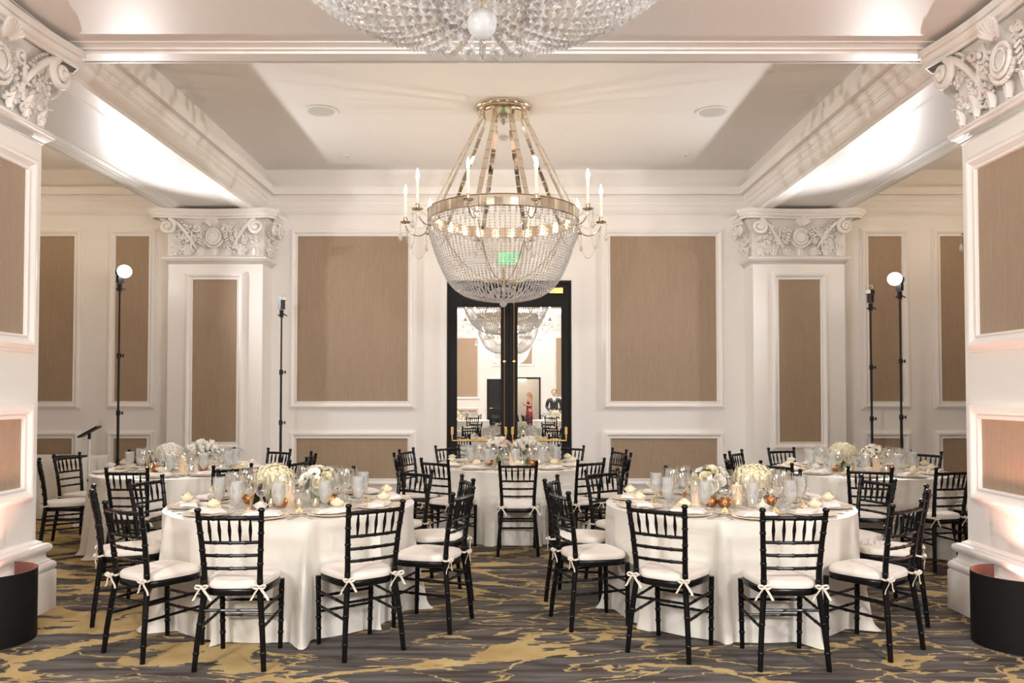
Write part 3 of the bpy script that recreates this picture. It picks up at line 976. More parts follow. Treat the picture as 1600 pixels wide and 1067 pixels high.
    for p in resample([(1.09, 0, 3.535), (1.05, 0, 3.50), (1.0, 0, 3.475), (0.94, 0, 3.47), (0.88, 0, 3.50)], 0.022): bead_mb(bc, p, 0.008)
    # swag drooping to the next arm
    A, B = Vector((1.12, 0, 3.52)), Vector((1.12 * math.cos(2 * PI / NA), 1.12 * math.sin(2 * PI / NA), 3.52))
    sw = []
    for k in range(17):
        q = k / 16
        p = A.lerp(B, q); p.z -= 0.34 * (1 - (2 * q - 1) ** 2)
        sw.append(p)
    for p in resample(sw, 0.024): bead_mb(bc, p, 0.0075)
    bc_me = bc.mesh('bead_chain', M['crystal'], smooth=False)
    for k in range(NA):
        a = 2 * PI * (k + 0.5) / NA - PI / 2
        place('strap', st_me, root, rot=(0, 0, a))
        place('chain', ch_me, root, rot=(0, 0, a))
        place('rib', rb_me, root, rot=(0, 0, a))
        ar = place('arm', am_me, root, rot=(0, 0, a))
        for nm, me in (('drip_pan', pan_me), ('candle', cd_me), ('bulb', bl_me), ('pendant', pd_me), ('bead_chain', bc_me)):
            place(nm, me, ar)
    # strands of the basket
    path = [(p.x, 0, p.z) for p in smooth_path(BOWL, 8)]
    def strand(rmin):
        mb = MB()
        for i, p in enumerate(resample(path, 0.030)):
            if p[0] < rmin: break
            bead_mb(mb, p, 0.0120 if i % 4 else 0.0140)
        return mb.mesh('bead_strand', M['crystal'], smooth=False)
    s_me = [strand(0.10), strand(0.52), strand(0.28), strand(0.52)]
    NS = 96
    for k in range(NS):
        place('bead_strand', s_me[k % 4], root, rot=(0, 0, 2 * PI * (k + 0.5) / NS))
    # crown of loops round the ball
    lp = MB()
    for k in range(16):
        a = 2 * PI * k / 16
        c, s = math.cos(a), math.sin(a)
        for p in resample([(0.05, 0, 2.78), (0.14, 0, 2.74), (0.17, 0, 2.68), (0.13, 0, 2.635), (0.06, 0, 2.65)], 0.024):
            bead_mb(lp, (p[0] * c, p[0] * s, p[2]), 0.0115)
    lp.build('bead_rosette', M['crystal'], root, smooth=False)
    # inner row of larger crystals under the band
    ib = MB()
    for k in range(72):
        a = 2 * PI * k / 72
        for z in (3.515, 3.485):
            bead_mb(ib, (0.835 * math.cos(a), 0.835 * math.sin(a), z), 0.016)
    ib.build('crystal_row', M['crystal'], root, smooth=False)
    return root
M['candle_glass'] = mat('frosted_glass', (0.82, 0.84, 0.86), 0.1, alpha=0.4, vary=0.04)
ch_main = make_chandelier((-0.085, 9.07, 0), 'whole crystal basket chandelier with candle lights over the middle back table')
remember(ch_main)
for loc, lab in (((-0.08, 2.2, 0), 'near crystal chandelier cut off by the top edge of the photo'),
                 ((6.50, 9.07, 0), 'chandelier in the right side bay, only a crystal drop showing past the pillar'),
                 ((-6.78, 9.07, 0), 'chandelier in the left side bay, hidden behind the near left pillar'),
                 ((-0.08, -5.6, 0), 'chandelier reflected in the mirrored doors, hanging behind the camera')):
    c = copy_tree(ch_main)
    c.location = loc
    c['label'] = lab

# ------------------------------------------------------------------ flash stands
def flash_stand(x, y, top, target, lit, label, led=False, cone=146, soft=0.04):
    t = empty('flash_stand', (x, y, 0))
    tag(t, label, 'light stand', 'flash units on tall black stands')
    for k in range(3):
        a = R(120 * k)
        c, s = math.cos(a), math.sin(a)
        MB().tube([(0.03 * c, 0.03 * s, 0.62), (0.24 * c, 0.24 * s, 0.012)], 0.011, 8).tube([(0.02 * c, 0.02 * s, 0.22), (0.175 * c, 0.175 * s, 0.235)], 0.006, 6).build('leg', M['black_metal'], t)
    MB().tube([(0, 0, 0.12), (0, 0, top * 0.42)], 0.0175, 10).tube([(0, 0, top * 0.42), (0, 0, top * 0.66)], 0.0145, 10).tube([(0, 0, top * 0.66), (0, 0, top - 0.2)], 0.0115, 10).build('pole', M['black_metal'], t)
    for k, q in enumerate((0.22, 0.42, 0.66)):
        z = top * q
        MB().lathe([(0.018, -0.035), (0.026, -0.03), (0.026, 0.03), (0.018, 0.035)], 12, (0, 0, z)).tube([(0.02, 0, z), (0.055, 0, z)], 0.008, 6).box(0.05, 0.062, -0.008, 0.008, z - 0.022, z + 0.022).build('clamp_knob', M['black_metal'], t)
    br = MB().box(-0.022, 0.022, -0.02, 0.02, top - 0.22, top - 0.12).tube([(0.02, 0, top - 0.17), (0.075, 0, top - 0.20)], 0.008, 6).tube([(-0.02, 0, top - 0.19), (-0.05, 0, top - 0.19)], 0.01, 6)
    br.build('tilt_bracket', M['black_metal'], t)
    fl = empty('flash_head', (0, 0, top - 0.11))
    fl.parent = t
    d = Vector(target) - Vector((x, y, top)); az = math.atan2(d.y, d.x) - PI / 2
    fl.rotation_euler = (0, 0, az)
    MB().box(-0.036, 0.036, -0.028, 0.028, 0.0, 0.115).build('body', M['black_metal'], fl, smooth=False)
    MB().box(-0.038, 0.038, -0.045, 0.055, 0.118, 0.175).build('zoom_head', M['black_metal'], fl, smooth=False)
    MB().box(-0.034, 0.034, 0.0555, 0.060, 0.122, 0.171).build('lens', M['flash_glow'] if lit else M['flash_lens'], fl, smooth=False)
    if lit:
        MB().ball((0, 0.10, 0.147), 0.088, 24, 16, 0.95).build('burst_ball', M['flash_glow'], fl)  # glowing ball added to imitate the white burst round a firing flash
    if led:
        MB().ball((0.0, -0.03, 0.06), 0.012, 8, 6).build('red_lamp', M['red_led'], fl)
        MB().tube([(-0.03, 0, 0.20), (-0.03, 0, 0.235), (0.03, 0, 0.235), (0.03, 0, 0.20)], 0.006, 6).build('reflector_card', M['flash_lens'], fl)
    if lit:
        l = spot('flash_light', (0, 0, 0), (0, 1, 0), lit, cone, 1.0, FLASH, soft)
        p = Vector((x, y, top)) + d.normalized() * 0.225 + Vector((0, 0, 0.03))
        l.location = p
        l.rotation_euler = d.to_track_quat('-Z', 'Y').to_euler()
    return t
flash_stand(-5.17, 10.5, 3.15, (0.0, 7.4, 2.3), FLASH_POWER, 'left stand with the flash firing in a white burst, behind the back left table')
flash_stand(5.07, 10.35, 3.03, (0.0, 7.4, 2.25), FLASH_POWER, 'right stand with the flash firing in a white burst, behind the back right table')
flash_stand(-3.10, 10.75, 2.83, (3.0, 6.0, 2.8), 0, 'dark flash on a black stand beside the left pilaster')
flash_stand(4.95, 10.93, 2.94, (-3.0, 5.0, 2.8), 0, 'flash stand with a small red light, left of the firing right flash', led=True)
flash_stand(-2.95, -0.55, 3.15, (0.3, 6.5, 1.0), FRONT_POWER, 'flash stand beside the camera, aimed down the room from the left', cone=104, soft=0.4)
flash_stand(2.95, -0.55, 3.15, (-0.3, 6.5, 1.0), FRONT_POWER, 'flash stand beside the camera, aimed down the room from the right', cone=104, soft=0.4)
# two more behind the camera, turned to the white end wall and ceiling so that they bounce
flash_stand(-2.9, -3.6, 2.6, (-1.8, -3.4, 4.86), BOUNCE_POWER, 'bounced flash stand behind the camera on its left side', cone=170)
flash_stand(2.9, -3.6, 2.6, (1.8, -3.4, 4.86), BOUNCE_POWER, 'bounced flash stand behind the camera on its right side', cone=170)

# ------------------------------------------------------------------ uplights and their black shields at the near pillars
for s_, cx, cy, word in ((-1, -3.34, 5.12, 'left'), (1, 3.21, 5.05, 'right')):
    r0, r1, h = 0.27, 0.277, 0.445
    t = empty('uplight_shield', (cx, cy, 0))
    tag(t, 'black curved floor shield hiding an uplight at the near %s pillar' % word, 'light shield', 'black shields at the near pillars')
    def arc(r, z):
        return [(-s_ * r * math.sin(PI * k / 28), r * math.cos(PI * k / 28), z) for k in range(29)]
    def sheet(ra, rb):
        mb = MB()
        rows = [arc(ra, 0.0), arc(ra, h), arc(rb, h), arc(rb, 0.0)]
        for rw in rows: mb.v += rw
        for i in range(4):
            for k in range(28):
                a, b = i * 29, ((i + 1) % 4) * 29
                mb.f.append((a + k, a + k + 1, b + k + 1, b + k))
        for e in (0, 28):
            mb.f.append((e, 29 + e, 58 + e, 87 + e))
        return mb
    sheet(r0 + 0.003, r1).build('outer_sheet', M['black_sheet'], t)
    sheet(r0, r0 + 0.0028).build('lining', M['brown_sheet'], t)
    u = empty('uplight', (cx - s_ * 0.12, cy, 0))
    tag(u, 'pink uplight standing on the floor inside the %s black shield' % word, 'uplight', 'uplights at the near pillars')
    MB().lathe([(0.0005, 0.03), (0.075, 0.03), (0.08, 0.06), (0.08, 0.19), (0.074, 0.20), (0.070, 0.20), (0.070, 0.18)], 20).tube([(-0.09, 0, 0.10), (-0.09, 0, 0.0), (0.09, 0, 0.0), (0.09, 0, 0.10)], 0.008, 6).build('can', M['black_metal'], u)
    MB().lathe([(0.070, 0.185), (0.0005, 0.187)], 20).build('lens', M['pink_led'], u)
    l = spot('uplight_light', (cx - s_ * 0.12, cy, 0.215), (cx + s_ * 0.02, cy + 0.10, 3.5), UP_POWER * (1.4 if s_ > 0 else 1.0), 100, 1.0, (1.0, 0.42, 0.30), 0.05)

# ------------------------------------------------------------------ side table with laptop and the tablet stand, far left
def draped_box(x0, x1, y0, y1, z, seed, amp=0.018):
    rnd = random.Random(seed)
    mb = MB()
    per = []
    n = 26
    r = 0.03
    cor = [(x0, y0), (x1, y0), (x1, y1), (x0, y1)]
    for k in range(4):
        a, b = cor[k], cor[(k + 1) % 4]
        for i in range(n):
            q = i / n
            nx, ny = (b[1] - a[1]), -(b[0] - a[0])
            ln = math.hypot(nx, ny)
            per.append((a[0] + (b[0] - a[0]) * q, a[1] + (b[1] - a[1]) * q, nx / ln, ny / ln, q))
    m_ = len(per)
    ph = [rnd.uniform(0, 6.28) for _ in range(4)]
    rows = [(0.0, z), (0.006, z - 0.008), (0.010, z - 0.03)] + [(0.012, z - (z - 0.012) * t / 8) for t in range(1, 9)]
    for i, (off, zz) in enumerate(rows):
        dn = (z - zz) / z
        for k, (x, y, nx, ny, q) in enumerate(per):
            f = amp * dn * 2.2 * (math.sin(k * 0.9 + ph[0]) + 0.6 * math.sin(k * 0.37 + ph[1]) + 0.5)
            cf = 0.06 * dn * (1 - min(1, min(q, 1 - q) * 8))
            mb.v.append((x + nx * (off + max(0, f) + cf), y + ny * (off + max(0, f) + cf), zz))
    for i in range(len(rows) - 1):
        for k in range(m_):
            k2 = (k + 1) % m_
            mb.f.append((i * m_ + k, i * m_ + k2, (i + 1) * m_ + k2, (i + 1) * m_ + k))
    mb.f.append(tuple(range(m_)))
    return mb
t = empty('side_table', (0, 0, 0))
tag(t, 'low rectangular service table at the back wall on the far left', 'table')
t.location = (-6.32, 10.45, 0)
MB().box(-0.82, 0.82, -0.38, 0.38, 0.715, 0.742).build('tabletop', M['gold_wood'], t, smooth=False)
for a in (-0.72, 0.72):
    for b in (-0.3, 0.3):
        MB().bar((a, b, 0), (a, b, 0.715), 0.02).build('leg', M['black_metal'], t)
o = draped_box(-7.16, -5.47, 10.05, 10.85, 0.752, 5).build('tablecloth', M['satin'], angle=50)
tag(o, 'ivory cloth draped over the rectangular side table, far left', 'tablecloth')
t = empty('laptop', (-5.70, 10.32, 0.753), R(8))
tag(t, 'closed flat black laptop lying on the far left side table', 'laptop')
MB().box(-0.17, 0.17, -0.12, 0.12, 0.0, 0.016).build('base', M['black_metal'], t, smooth=False)
MB().box(-0.17, 0.17, -0.12, 0.12, 0.0165, 0.024).build('lid', M['black_sheet'], t, smooth=False)
t = empty('tablet_stand', (-5.08, 9.62, 0), R(10))
tag(t, 'white floor stand with a tilted black tablet, in front of the side table', 'tablet stand')
MB().lathe([(0.0005, 0.03), (0.02, 0.03), (0.15, 0.02), (0.17, 0.008), (0.17, 0.0)], 28).build('base', M['white_metal'], t)
MB().tube([(0, 0, 0.02), (0, 0, 1.06)], 0.014, 12).build('pole', M['white_metal'], t)
MB().lathe([(0.015, 0.52), (0.021, 0.525), (0.021, 0.545), (0.015, 0.55)], 14).tube([(0, 0, 1.03), (0, 0.0, 1.10)], 0.018, 10).build('joint', M['black_metal'], t)
tm = Matrix.Translation((0.0, 0, 1.12)) @ Matrix.Rotation(R(-30), 4, 'Y')
MB().box(-0.122, 0.122, -0.09, 0.09, -0.012, 0.010).xform(tm).build('tablet_case', M['black_metal'], t, smooth=False)
MB().box(-0.112, 0.112, -0.08, 0.08, 0.011, 0.014).xform(tm).build('screen', M['flash_lens'], t, smooth=False)

# ------------------------------------------------------------------ chairs
def lerp_path(path, z):
    for a, b in zip(path, path[1:]):
        if a[2] <= z <= b[2]:
            t = (z - a[2]) / (b[2] - a[2])
            return tuple(a[i] + (b[i] - a[i]) * t for i in range(3))
    return path[-1]
POST = [(0.196, -0.228, 0.0), (0.186, -0.214, 0.15), (0.172, -0.196, 0.30), (0.157, -0.178, 0.44), (0.158, -0.184, 0.55), (0.168, -0.206, 0.72), (0.180, -0.240, 0.895)]
FLEG = [(0.176, 0.192, 0.0), (0.184, 0.188, 0.43)]
def mirror(path, s): return [(p[0] * s, p[1], p[2]) for p in path]
def node_rings(mb, path, zs, r):
    for z in zs:
        p = lerp_path(path, z)
        mb.lathe([(r * 0.9, -0.009), (r * 1.16, -0.004), (r * 1.16, 0.004), (r * 0.9, 0.009)], 10, p)
def bamboo_bar(p0, p1, r, n=3):
    p0, p1 = Vector(p0), Vector(p1)
    mb = MB()
    pts, rad = [], []
    for i in range(n * 8 + 1):
        t = i / (n * 8)
        pts.append(p0.lerp(p1, t))
        f = (t * n) % 1.0
        rad.append(r * (1.28 if min(f, 1 - f) < 0.07 and 0 < i < n * 8 else 1.0))
    return mb.tube(pts, rad, 8)
CH = {}
for s_ in (-1, 1):
    pth = mirror(POST, s_)
    mb = MB().tube([(p[0], p[1], p[2]) for p in pth], [0.0155, 0.0165, 0.0175, 0.0185, 0.0170, 0.0160, 0.0155], 10)
    node_rings(mb, pth, (0.10, 0.26, 0.50, 0.60, 0.68, 0.78, 0.85), 0.0168)
    tp = pth[-1]
    mb.lathe([(0.012, -0.004), (0.013, 0.004), (0.019, 0.012), (0.020, 0.020), (0.014, 0.030), (0.0005, 0.033)], 12, tp)
    CH['rear_leg', s_] = mb.mesh('rear_leg', M['black_lacquer'])
    pth = mirror(FLEG, s_)
    mb = MB().tube(pth, [0.0145, 0.0175], 10)
    node_rings(mb, pth, (0.10, 0.17, 0.27, 0.36), 0.0165)
    CH['front_leg', s_] = mb.mesh('front_leg', M['black_lacquer'])
def seat_outline(n=36, k=1.0):
    out = []
    for i in range(n):
        a = 2 * PI * i / n
        sx = math.copysign(abs(math.cos(a)) ** 0.5, math.cos(a)); sy_ = math.copysign(abs(math.sin(a)) ** 0.55, math.sin(a))
        out.append((k * (0.188 + 0.022 * sy_) * sx, 0.005 + k * 0.2 * sy_))
    return out
def slab(levels, n=36):
    mb = MB()
    for k, z in levels:
        for x, y in seat_outline(n, k): mb.v.append((x, y, z))
    for i in range(len(levels) - 1):
        for q in range(n):
            q2 = (q + 1) % n
            mb.f.append((i * n + q, i * n + q2, (i + 1) * n + q2, (i + 1) * n + q))
    mb.f.append(tuple(range(n))[::-1])
    mb.f.append(tuple((len(levels) - 1) * n + q for q in range(n)))
    return mb
CH['seat'] = slab([(0.96, 0.415), (0.99, 0.418), (1.0, 0.425), (1.0, 0.446), (0.985, 0.452), (0.9, 0.453)]).mesh('seat', M['black_lacquer'])
CH['cushion'] = slab([(0.93, 0.4535), (0.985, 0.458), (1.0, 0.470), (0.995, 0.484), (0.95, 0.496), (0.80, 0.503), (0.4, 0.506), (0.05, 0.507)]).mesh('cushion', M['cushion'])
def tie(s_):
    c = Vector((0.158 * s_, -0.182, 0.470))
    mb = MB()
    ring = [c + Vector((0.022 * math.cos(a), 0.022 * math.sin(a), 0.002 * math.sin(3 * a))) for a in [2 * PI * k / 14 for k in range(15)]]
    mb.ribbon(ring, (0, 0, 0.006), 0.0012)
    kn = c + Vector((0.006 * s_, -0.026, 0))
    mb.ball(kn, 0.009, 8, 6)
    for q in (-1, 1):
        lp = []
        for k in range(11):
            a = PI * 2 * k / 10
            lp.append(kn + Vector((q * (0.021 - 0.021 * math.cos(a)) * 0.9, -0.006 - 0.006 * math.sin(a * 0.5), 0.010 * math.sin(a) + 0.003 * (1 - math.cos(a)))))
        mb.ribbon(lp, (0, 0.006, 0.003), 0.001)
        tl = [kn + Vector((q * 0.012 * k ** 0.8, -0.004 - 0.004 * math.sin(k), -0.0125 * k)) for k in range(7)]
        mb.ribbon(tl, (0.007, 0.001, 0.002), 0.001)
    return mb
for s_ in (-1, 1): CH['tie', s_] = tie(s_).mesh('tie', M['ribbon'])
def bowed(z, r, dz=0.0, nodes=3, bow=0.018):
    p = lerp_path(POST, z)
    pts, rad = [], []
    for i in range(25):
        t = i / 24
        x = -p[0] + 2 * p[0] * t
        pts.append((x, p[1] - bow * (1 - (2 * t - 1) ** 2), z + dz * (1 - (2 * t - 1) ** 2)))
        f = (t * (nodes + 1)) % 1.0
        rad.append(r * (1.25 if min(f, 1 - f) < 0.06 and 0 < i < 24 else 1.0))
    return MB().tube(pts, rad, 8)
CH['top_rail'] = bowed(0.868, 0.0135).mesh('top_rail', M['black_lacquer'])
RAILS = (0.725, 0.650, 0.575)
for z in RAILS: CH['back_rail', z] = bowed(z, 0.0098).mesh('back_rail', M['black_lacquer'])
for k in range(5):
    u = (k - 2) / 3.0
    a, b = lerp_path(POST, RAILS[0]), lerp_path(POST, 0.868)
    bw = 0.018 * (1 - u * u)
    p0, p1 = Vector((a[0] * u, a[1] - bw, RAILS[0])), Vector((b[0] * u, b[1] - bw, 0.868))
    CH['spindle', k] = MB().tube([p0.lerp(p1, t) for t in (0, 0.15, 0.4, 0.5, 0.6, 0.85, 1)], [0.0062, 0.0065, 0.0098, 0.0112, 0.0098, 0.0065, 0.0062], 8).mesh('spindle', M['black_lacquer'])
k = 0
for z in (0.30, 0.205):
    a, b = lerp_path(mirror(FLEG, -1), z), lerp_path(FLEG, z)
    CH['stretcher', k] = bamboo_bar(a, b, 0.0088).mesh('stretcher', M['black_lacquer']); k += 1
a, b = lerp_path(mirror(POST, -1), 0.335), lerp_path(POST, 0.335)
CH['stretcher', k] = bamboo_bar(a, b, 0.0088).mesh('stretcher', M['black_lacquer']); k += 1
for s_ in (-1, 1):
    for z, z2 in ((0.325, 0.335), (0.235, 0.245)):
        CH['stretcher', k] = bamboo_bar(lerp_path(mirror(POST, s_), z), lerp_path(mirror(FLEG, s_), z2), 0.0088).mesh('stretcher', M['black_lacquer']); k += 1
NSTR = k
def make_chair(x, y, rz, label, group):
    t = empty('banquet_chair', (x, y, 0), rz)
    tag(t, label, 'chair', group)
    for s_ in (-1, 1):
        place('rear_leg', CH['rear_leg', s_], t); place('front_leg', CH['front_leg', s_], t)
    place('seat', CH['seat'], t)
    c = place('cushion', CH['cushion'], t)
    for s_ in (-1, 1): place('tie', CH['tie', s_], c)
    place('top_rail', CH['top_rail'], t)
    for z in RAILS: place('back_rail', CH['back_rail', z], t)
    for k in range(5): place('spindle', CH['spindle', k], t)
    for k in range(NSTR): place('stretcher', CH['stretcher', k], t)
    return t

# ------------------------------------------------------------------ table linen, china, glass
TZ = 0.770
def cloth_mb(seed, phis=(), Rt=0.880):
    rnd = random.Random(seed)
    mb = MB()
    N = 288
    tops = [0.0005, 0.3, 0.6, 0.8, Rt - 0.03, Rt - 0.008]
    for r in tops:
        for k in range(N):
            a = 2 * PI * k / N
            mb.v.append((r * math.cos(a), r * math.sin(a), TZ - (0.002 if r > Rt - 0.02 else 0)))
    comp = [(rnd.randint(5, 9), rnd.uniform(0, 6.28), 0.30), (rnd.randint(11, 15), rnd.uniform(0, 6.28), 0.55), (rnd.randint(17, 23), rnd.uniform(0, 6.28), 0.45), (rnd.randint(28, 37), rnd.uniform(0, 6.28), 0.18)]
    def fold(a, drift):
        s = 0
        for f, p, w in comp: s += w * math.sin(f * (a + drift * 0.12 * math.sin(3 * a + p)) + p)
        s = s / 1.1
        return 0.5 + 0.5 * math.tanh(2.1 * s)
    rows = 26
    for i in range(rows + 1):
        t = i / rows
        z = TZ - 0.006 - (TZ - 0.012) * t ** 0.93
        for k in range(N):
            a = 2 * PI * k / N
            f = fold(a, t)
            d = t ** 0.62
            near = min([abs((a - q + PI) % (2 * PI) - PI) for q in phis] + [9])
            free = min(1.0, max(0.0, (near - 0.225) / 0.085))
            free = free * free * (3 - 2 * free)
            r = Rt + 0.004 + d * (-0.012 - 0.05 * (1 - free) + (0.016 + 0.120 * free) * f)
            if t > 0.90:                      # the hem breaks on the floor
                q = (t - 0.90) / 0.10
                r += 0.034 * q * q * (0.35 + f) * free
            zz = z if t < 0.999 else 0.004 + 0.006 * f
            mb.v.append((r * math.cos(a), r * math.sin(a), zz))
    tot = len(tops) + rows + 1
    for i in range(tot - 1):
        for k in range(N):
            k2 = (k + 1) % N
            mb.f.append((i * N + k, i * N + k2, (i + 1) * N + k2, (i + 1) * N + k))
    return mb

TS = {}
TS['tabletop'] = MB().lathe([(0.0005, 0.72), (0.87, 0.72), (0.874, 0.73), (0.874, 0.756), (0.868, 0.764), (0.0005, 0.764)], 64).mesh('tabletop', M['gold_wood'])
TS['leg'] = MB().tube([(0.42, 0.42, 0.0), (0.36, 0.36, 0.72)], 0.018, 10).mesh('leg', M['black_metal'])
TS['charger'] = MB().lathe([(0.0005, 0.001), (0.10, 0.001), (0.112, 0.004), (0.155, 0.013), (0.160, 0.016), (0.157, 0.0185), (0.115, 0.009), (0.10, 0.006), (0.0005, 0.006)], 48).mesh('charger_plate', M['china'])
TS['bread_plate'] = MB().lathe([(0.0005, 0.001), (0.045, 0.001), (0.075, 0.010), (0.077, 0.012), (0.073, 0.0135), (0.045, 0.005), (0.0005, 0.005)], 32).mesh('bread_plate', M['china'])
bt = MB()
for k in range(3):
    a = 2 * PI * k / 3
    bt.ball((0.014 * math.cos(a), 0.014 * math.sin(a), 0.017), 0.0125, 8, 6)
bt.ball((0, 0, 0.033), 0.011, 8, 6)
TS['butter'] = bt.mesh('butter_curls', M['butter'])
def napkin_mb():
    mb = MB()
    nx, ny = 8, 12
    for layer in range(3):
        w, h = 0.058 - 0.004 * layer, 0.118 - 0.008 * layer
        z0 = 0.0265 + 0.0075 * layer
        b = len(mb.v)
        for j in range(ny + 1):
            for i in range(nx + 1):
                u, v = -1 + 2 * i / nx, -1 + 2 * j / ny
                mb.v.append((w * u + 0.004 * math.sin(5 * v + layer), h * v, z0 + 0.005 * (1 - u ** 4) * (1 - v ** 6) + 0.003 * math.sin(4 * v + 2 * u + layer)))
        for j in range(ny):
            for i in range(nx):
                q = b + j * (nx + 1) + i
                mb.f.append((q, q + 1, q + nx + 2, q + nx + 1))
        b2 = len(mb.v)
        rim = [(i, 0) for i in range(nx + 1)] + [(nx, j) for j in range(1, ny + 1)] + [(i, ny) for i in range(nx - 1, -1, -1)] + [(0, j) for j in range(ny - 1, 0, -1)]
        for i, j in rim:
            p = mb.v[b + j * (nx + 1) + i]
            mb.v.append((p[0], p[1], p[2] - 0.007))
        m_ = len(rim)
        for q in range(m_):
            q2 = (q + 1) % m_
            i0, i1 = rim[q], rim[q2]
            mb.f.append((b + i0[1] * (nx + 1) + i0[0], b + i1[1] * (nx + 1) + i1[0], b2 + q2, b2 + q))
    return mb
TS['napkin'] = napkin_mb().mesh('napkin', M['napkin'])

def rose_mb(r, seed, h=0.9, layers=3, open_=0.6, ball=False):
    rnd = random.Random(seed)
    mb = MB()
    for j in range(layers):
        n = 3 + 2 * j
        Rj = r * (0.36 + 0.64 * j / max(1, layers - 1))
        Hj = r * h * (1.0 - 0.28 * j / max(1, layers - 1))
        for k in range(n):
            a0 = 2 * PI * (k + 0.5 * j + rnd.uniform(-0.1, 0.1)) / n
            wa = PI / n * 1.25
            b = len(mb.v)
            for i in range(5):
                s = i / 4
                rr = Rj * (0.22 + 0.78 * math.sin(s * (1.15 + 0.35 * open_)))
                if ball: rr = Rj * (0.28 + 0.72 * math.sin(0.12 + s * 2.1))
                elif j == layers - 1 and i == 4: rr *= 1.0 + 0.16 * open_
                z = Hj * s ** 1.15 * (0.92 if (j == layers - 1 and i == 4) else 1)
                for c in range(5):
                    q = -1 + c / 2
                    wsh = wa * (0.35 + 0.65 * math.sin(0.35 + s * 2.2))
                    rc = rr * (1 + 0.05 * q * q * (1 if j else -1)) + rnd.uniform(-1, 1) * r * 0.015
                    mb.v.append((rc * math.cos(a0 + q * wsh), rc * math.sin(a0 + q * wsh), z - 0.10 * Hj * q * q * s))
            for i in range(4):
                for c in range(4):
                    q = b + i * 5 + c
                    mb.f.append((q, q + 1, q + 6, q + 5))
    mb.ball((0, 0, r * 0.45 * h), r * 0.33, 8, 6)
    return mb
TS['rose_head'] = rose_mb(0.044, 3, h=1.35, layers=4, ball=True).mesh('rose_head', M['rose_petal'])
TS['blossom'] = rose_mb(0.046, 5, h=1.15, layers=4, open_=0.4).mesh('blossom', M['white_petal'])
TS['sepal'] = MB().lathe([(0.0005, -0.002), (0.012, -0.001), (0.016, 0.004), (0.010, 0.006)], 8).mesh('sepal', M['leaf'])

def thick_lathe(prof, n=22):
    return MB().lathe(prof, n)
def glass_me(prof, name, m, k=1.0, n=24):
    return MB().lathe([(r * k if r > 0.001 else r, z * k) for r, z in prof], n).mesh(name, m)
TS['wine_bowl'] = glass_me([(0.0045, 0.086), (0.014, 0.092), (0.034, 0.108), (0.047, 0.132), (0.0505, 0.152), (0.049, 0.178), (0.043, 0.212), (0.040, 0.224)], 'bowl', M['glass'], 1.08)
TS['wine_stem'] = glass_me([(0.037, 0.001), (0.037, 0.0025), (0.018, 0.005), (0.006, 0.012), (0.004, 0.03), (0.004, 0.080), (0.0045, 0.086)], 'stem', M['glass'], 1.08)
TS['small_bowl'] = glass_me([(0.0045, 0.080), (0.012, 0.086), (0.028, 0.100), (0.037, 0.122), (0.0385, 0.142), (0.035, 0.178), (0.033, 0.192)], 'bowl', M['glass'], 1.1)
TS['small_stem'] = glass_me([(0.033, 0.001), (0.033, 0.0025), (0.016, 0.005), (0.0055, 0.012), (0.0038, 0.03), (0.0038, 0.074), (0.0045, 0.080)], 'stem', M['glass'], 1.1)
TS['flute_bowl'] = glass_me([(0.004, 0.088), (0.010, 0.098), (0.019, 0.125), (0.0235, 0.160), (0.0245, 0.190), (0.0225, 0.235)], 'bowl', M['glass'], 1.04)
TS['flute_stem'] = glass_me([(0.030, 0.001), (0.030, 0.0025), (0.014, 0.005), (0.005, 0.012), (0.0036, 0.03), (0.0036, 0.080), (0.004, 0.088)], 'stem', M['glass'], 1.04)
TS['goblet_bowl'] = glass_me([(0.006, 0.044), (0.016, 0.050), (0.030, 0.071), (0.038, 0.102), (0.0405, 0.132), (0.0395, 0.168), (0.0375, 0.190)], 'bowl', M['glass'], 1.13)
TS['goblet_stem'] = glass_me([(0.035, 0.001), (0.035, 0.003), (0.020, 0.008), (0.008, 0.016), (0.006, 0.026), (0.008, 0.036), (0.006, 0.044)], 'stem', M['glass'], 1.13)
TS['ice_water'] = glass_me([(0.0005, 0.048), (0.015, 0.052), (0.0285, 0.072), (0.0365, 0.102), (0.039, 0.132), (0.038, 0.168), (0.0365, 0.180), (0.020, 0.184), (0.0005, 0.183)], 'ice_water', M['ice'], 1.13)

def cutlery_mb(kind):
    mb = MB()
    mb.tube([(0, -0.095, 0.003), (0, -0.05, 0.004), (0, 0.02, 0.006), (0, 0.04, 0.006)], [0.0065, 0.005, 0.003, 0.003], 6, flat=0.4)
    if kind == 'fork':
        mb.tube([(0, 0.038, 0.006), (0, 0.05, 0.005), (0, 0.065, 0.005)], [0.003, 0.009, 0.010], 6, flat=0.25)
        for k in (-1.5, -0.5, 0.5, 1.5): mb.tube([(0.0055 * k, 0.063, 0.005), (0.0055 * k, 0.10, 0.008)], 0.0015, 4)
    elif kind == 'knife':
        mb.tube([(0, 0.038, 0.006), (0.001, 0.05, 0.005), (0.001, 0.10, 0.005), (-0.002, 0.125, 0.004)], [0.003, 0.008, 0.009, 0.002], 6, flat=0.2)
    else:
        mb.tube([(0, 0.038, 0.006), (0, 0.052, 0.004), (0, 0.07, 0.0035), (0, 0.088, 0.005), (0, 0.094, 0.006)], [0.003, 0.013, 0.018, 0.013, 0.003], 8, flat=0.25)
    return mb
for k in ('fork', 'knife', 'spoon'): TS[k] = cutlery_mb(k).mesh(k, M['silver'])

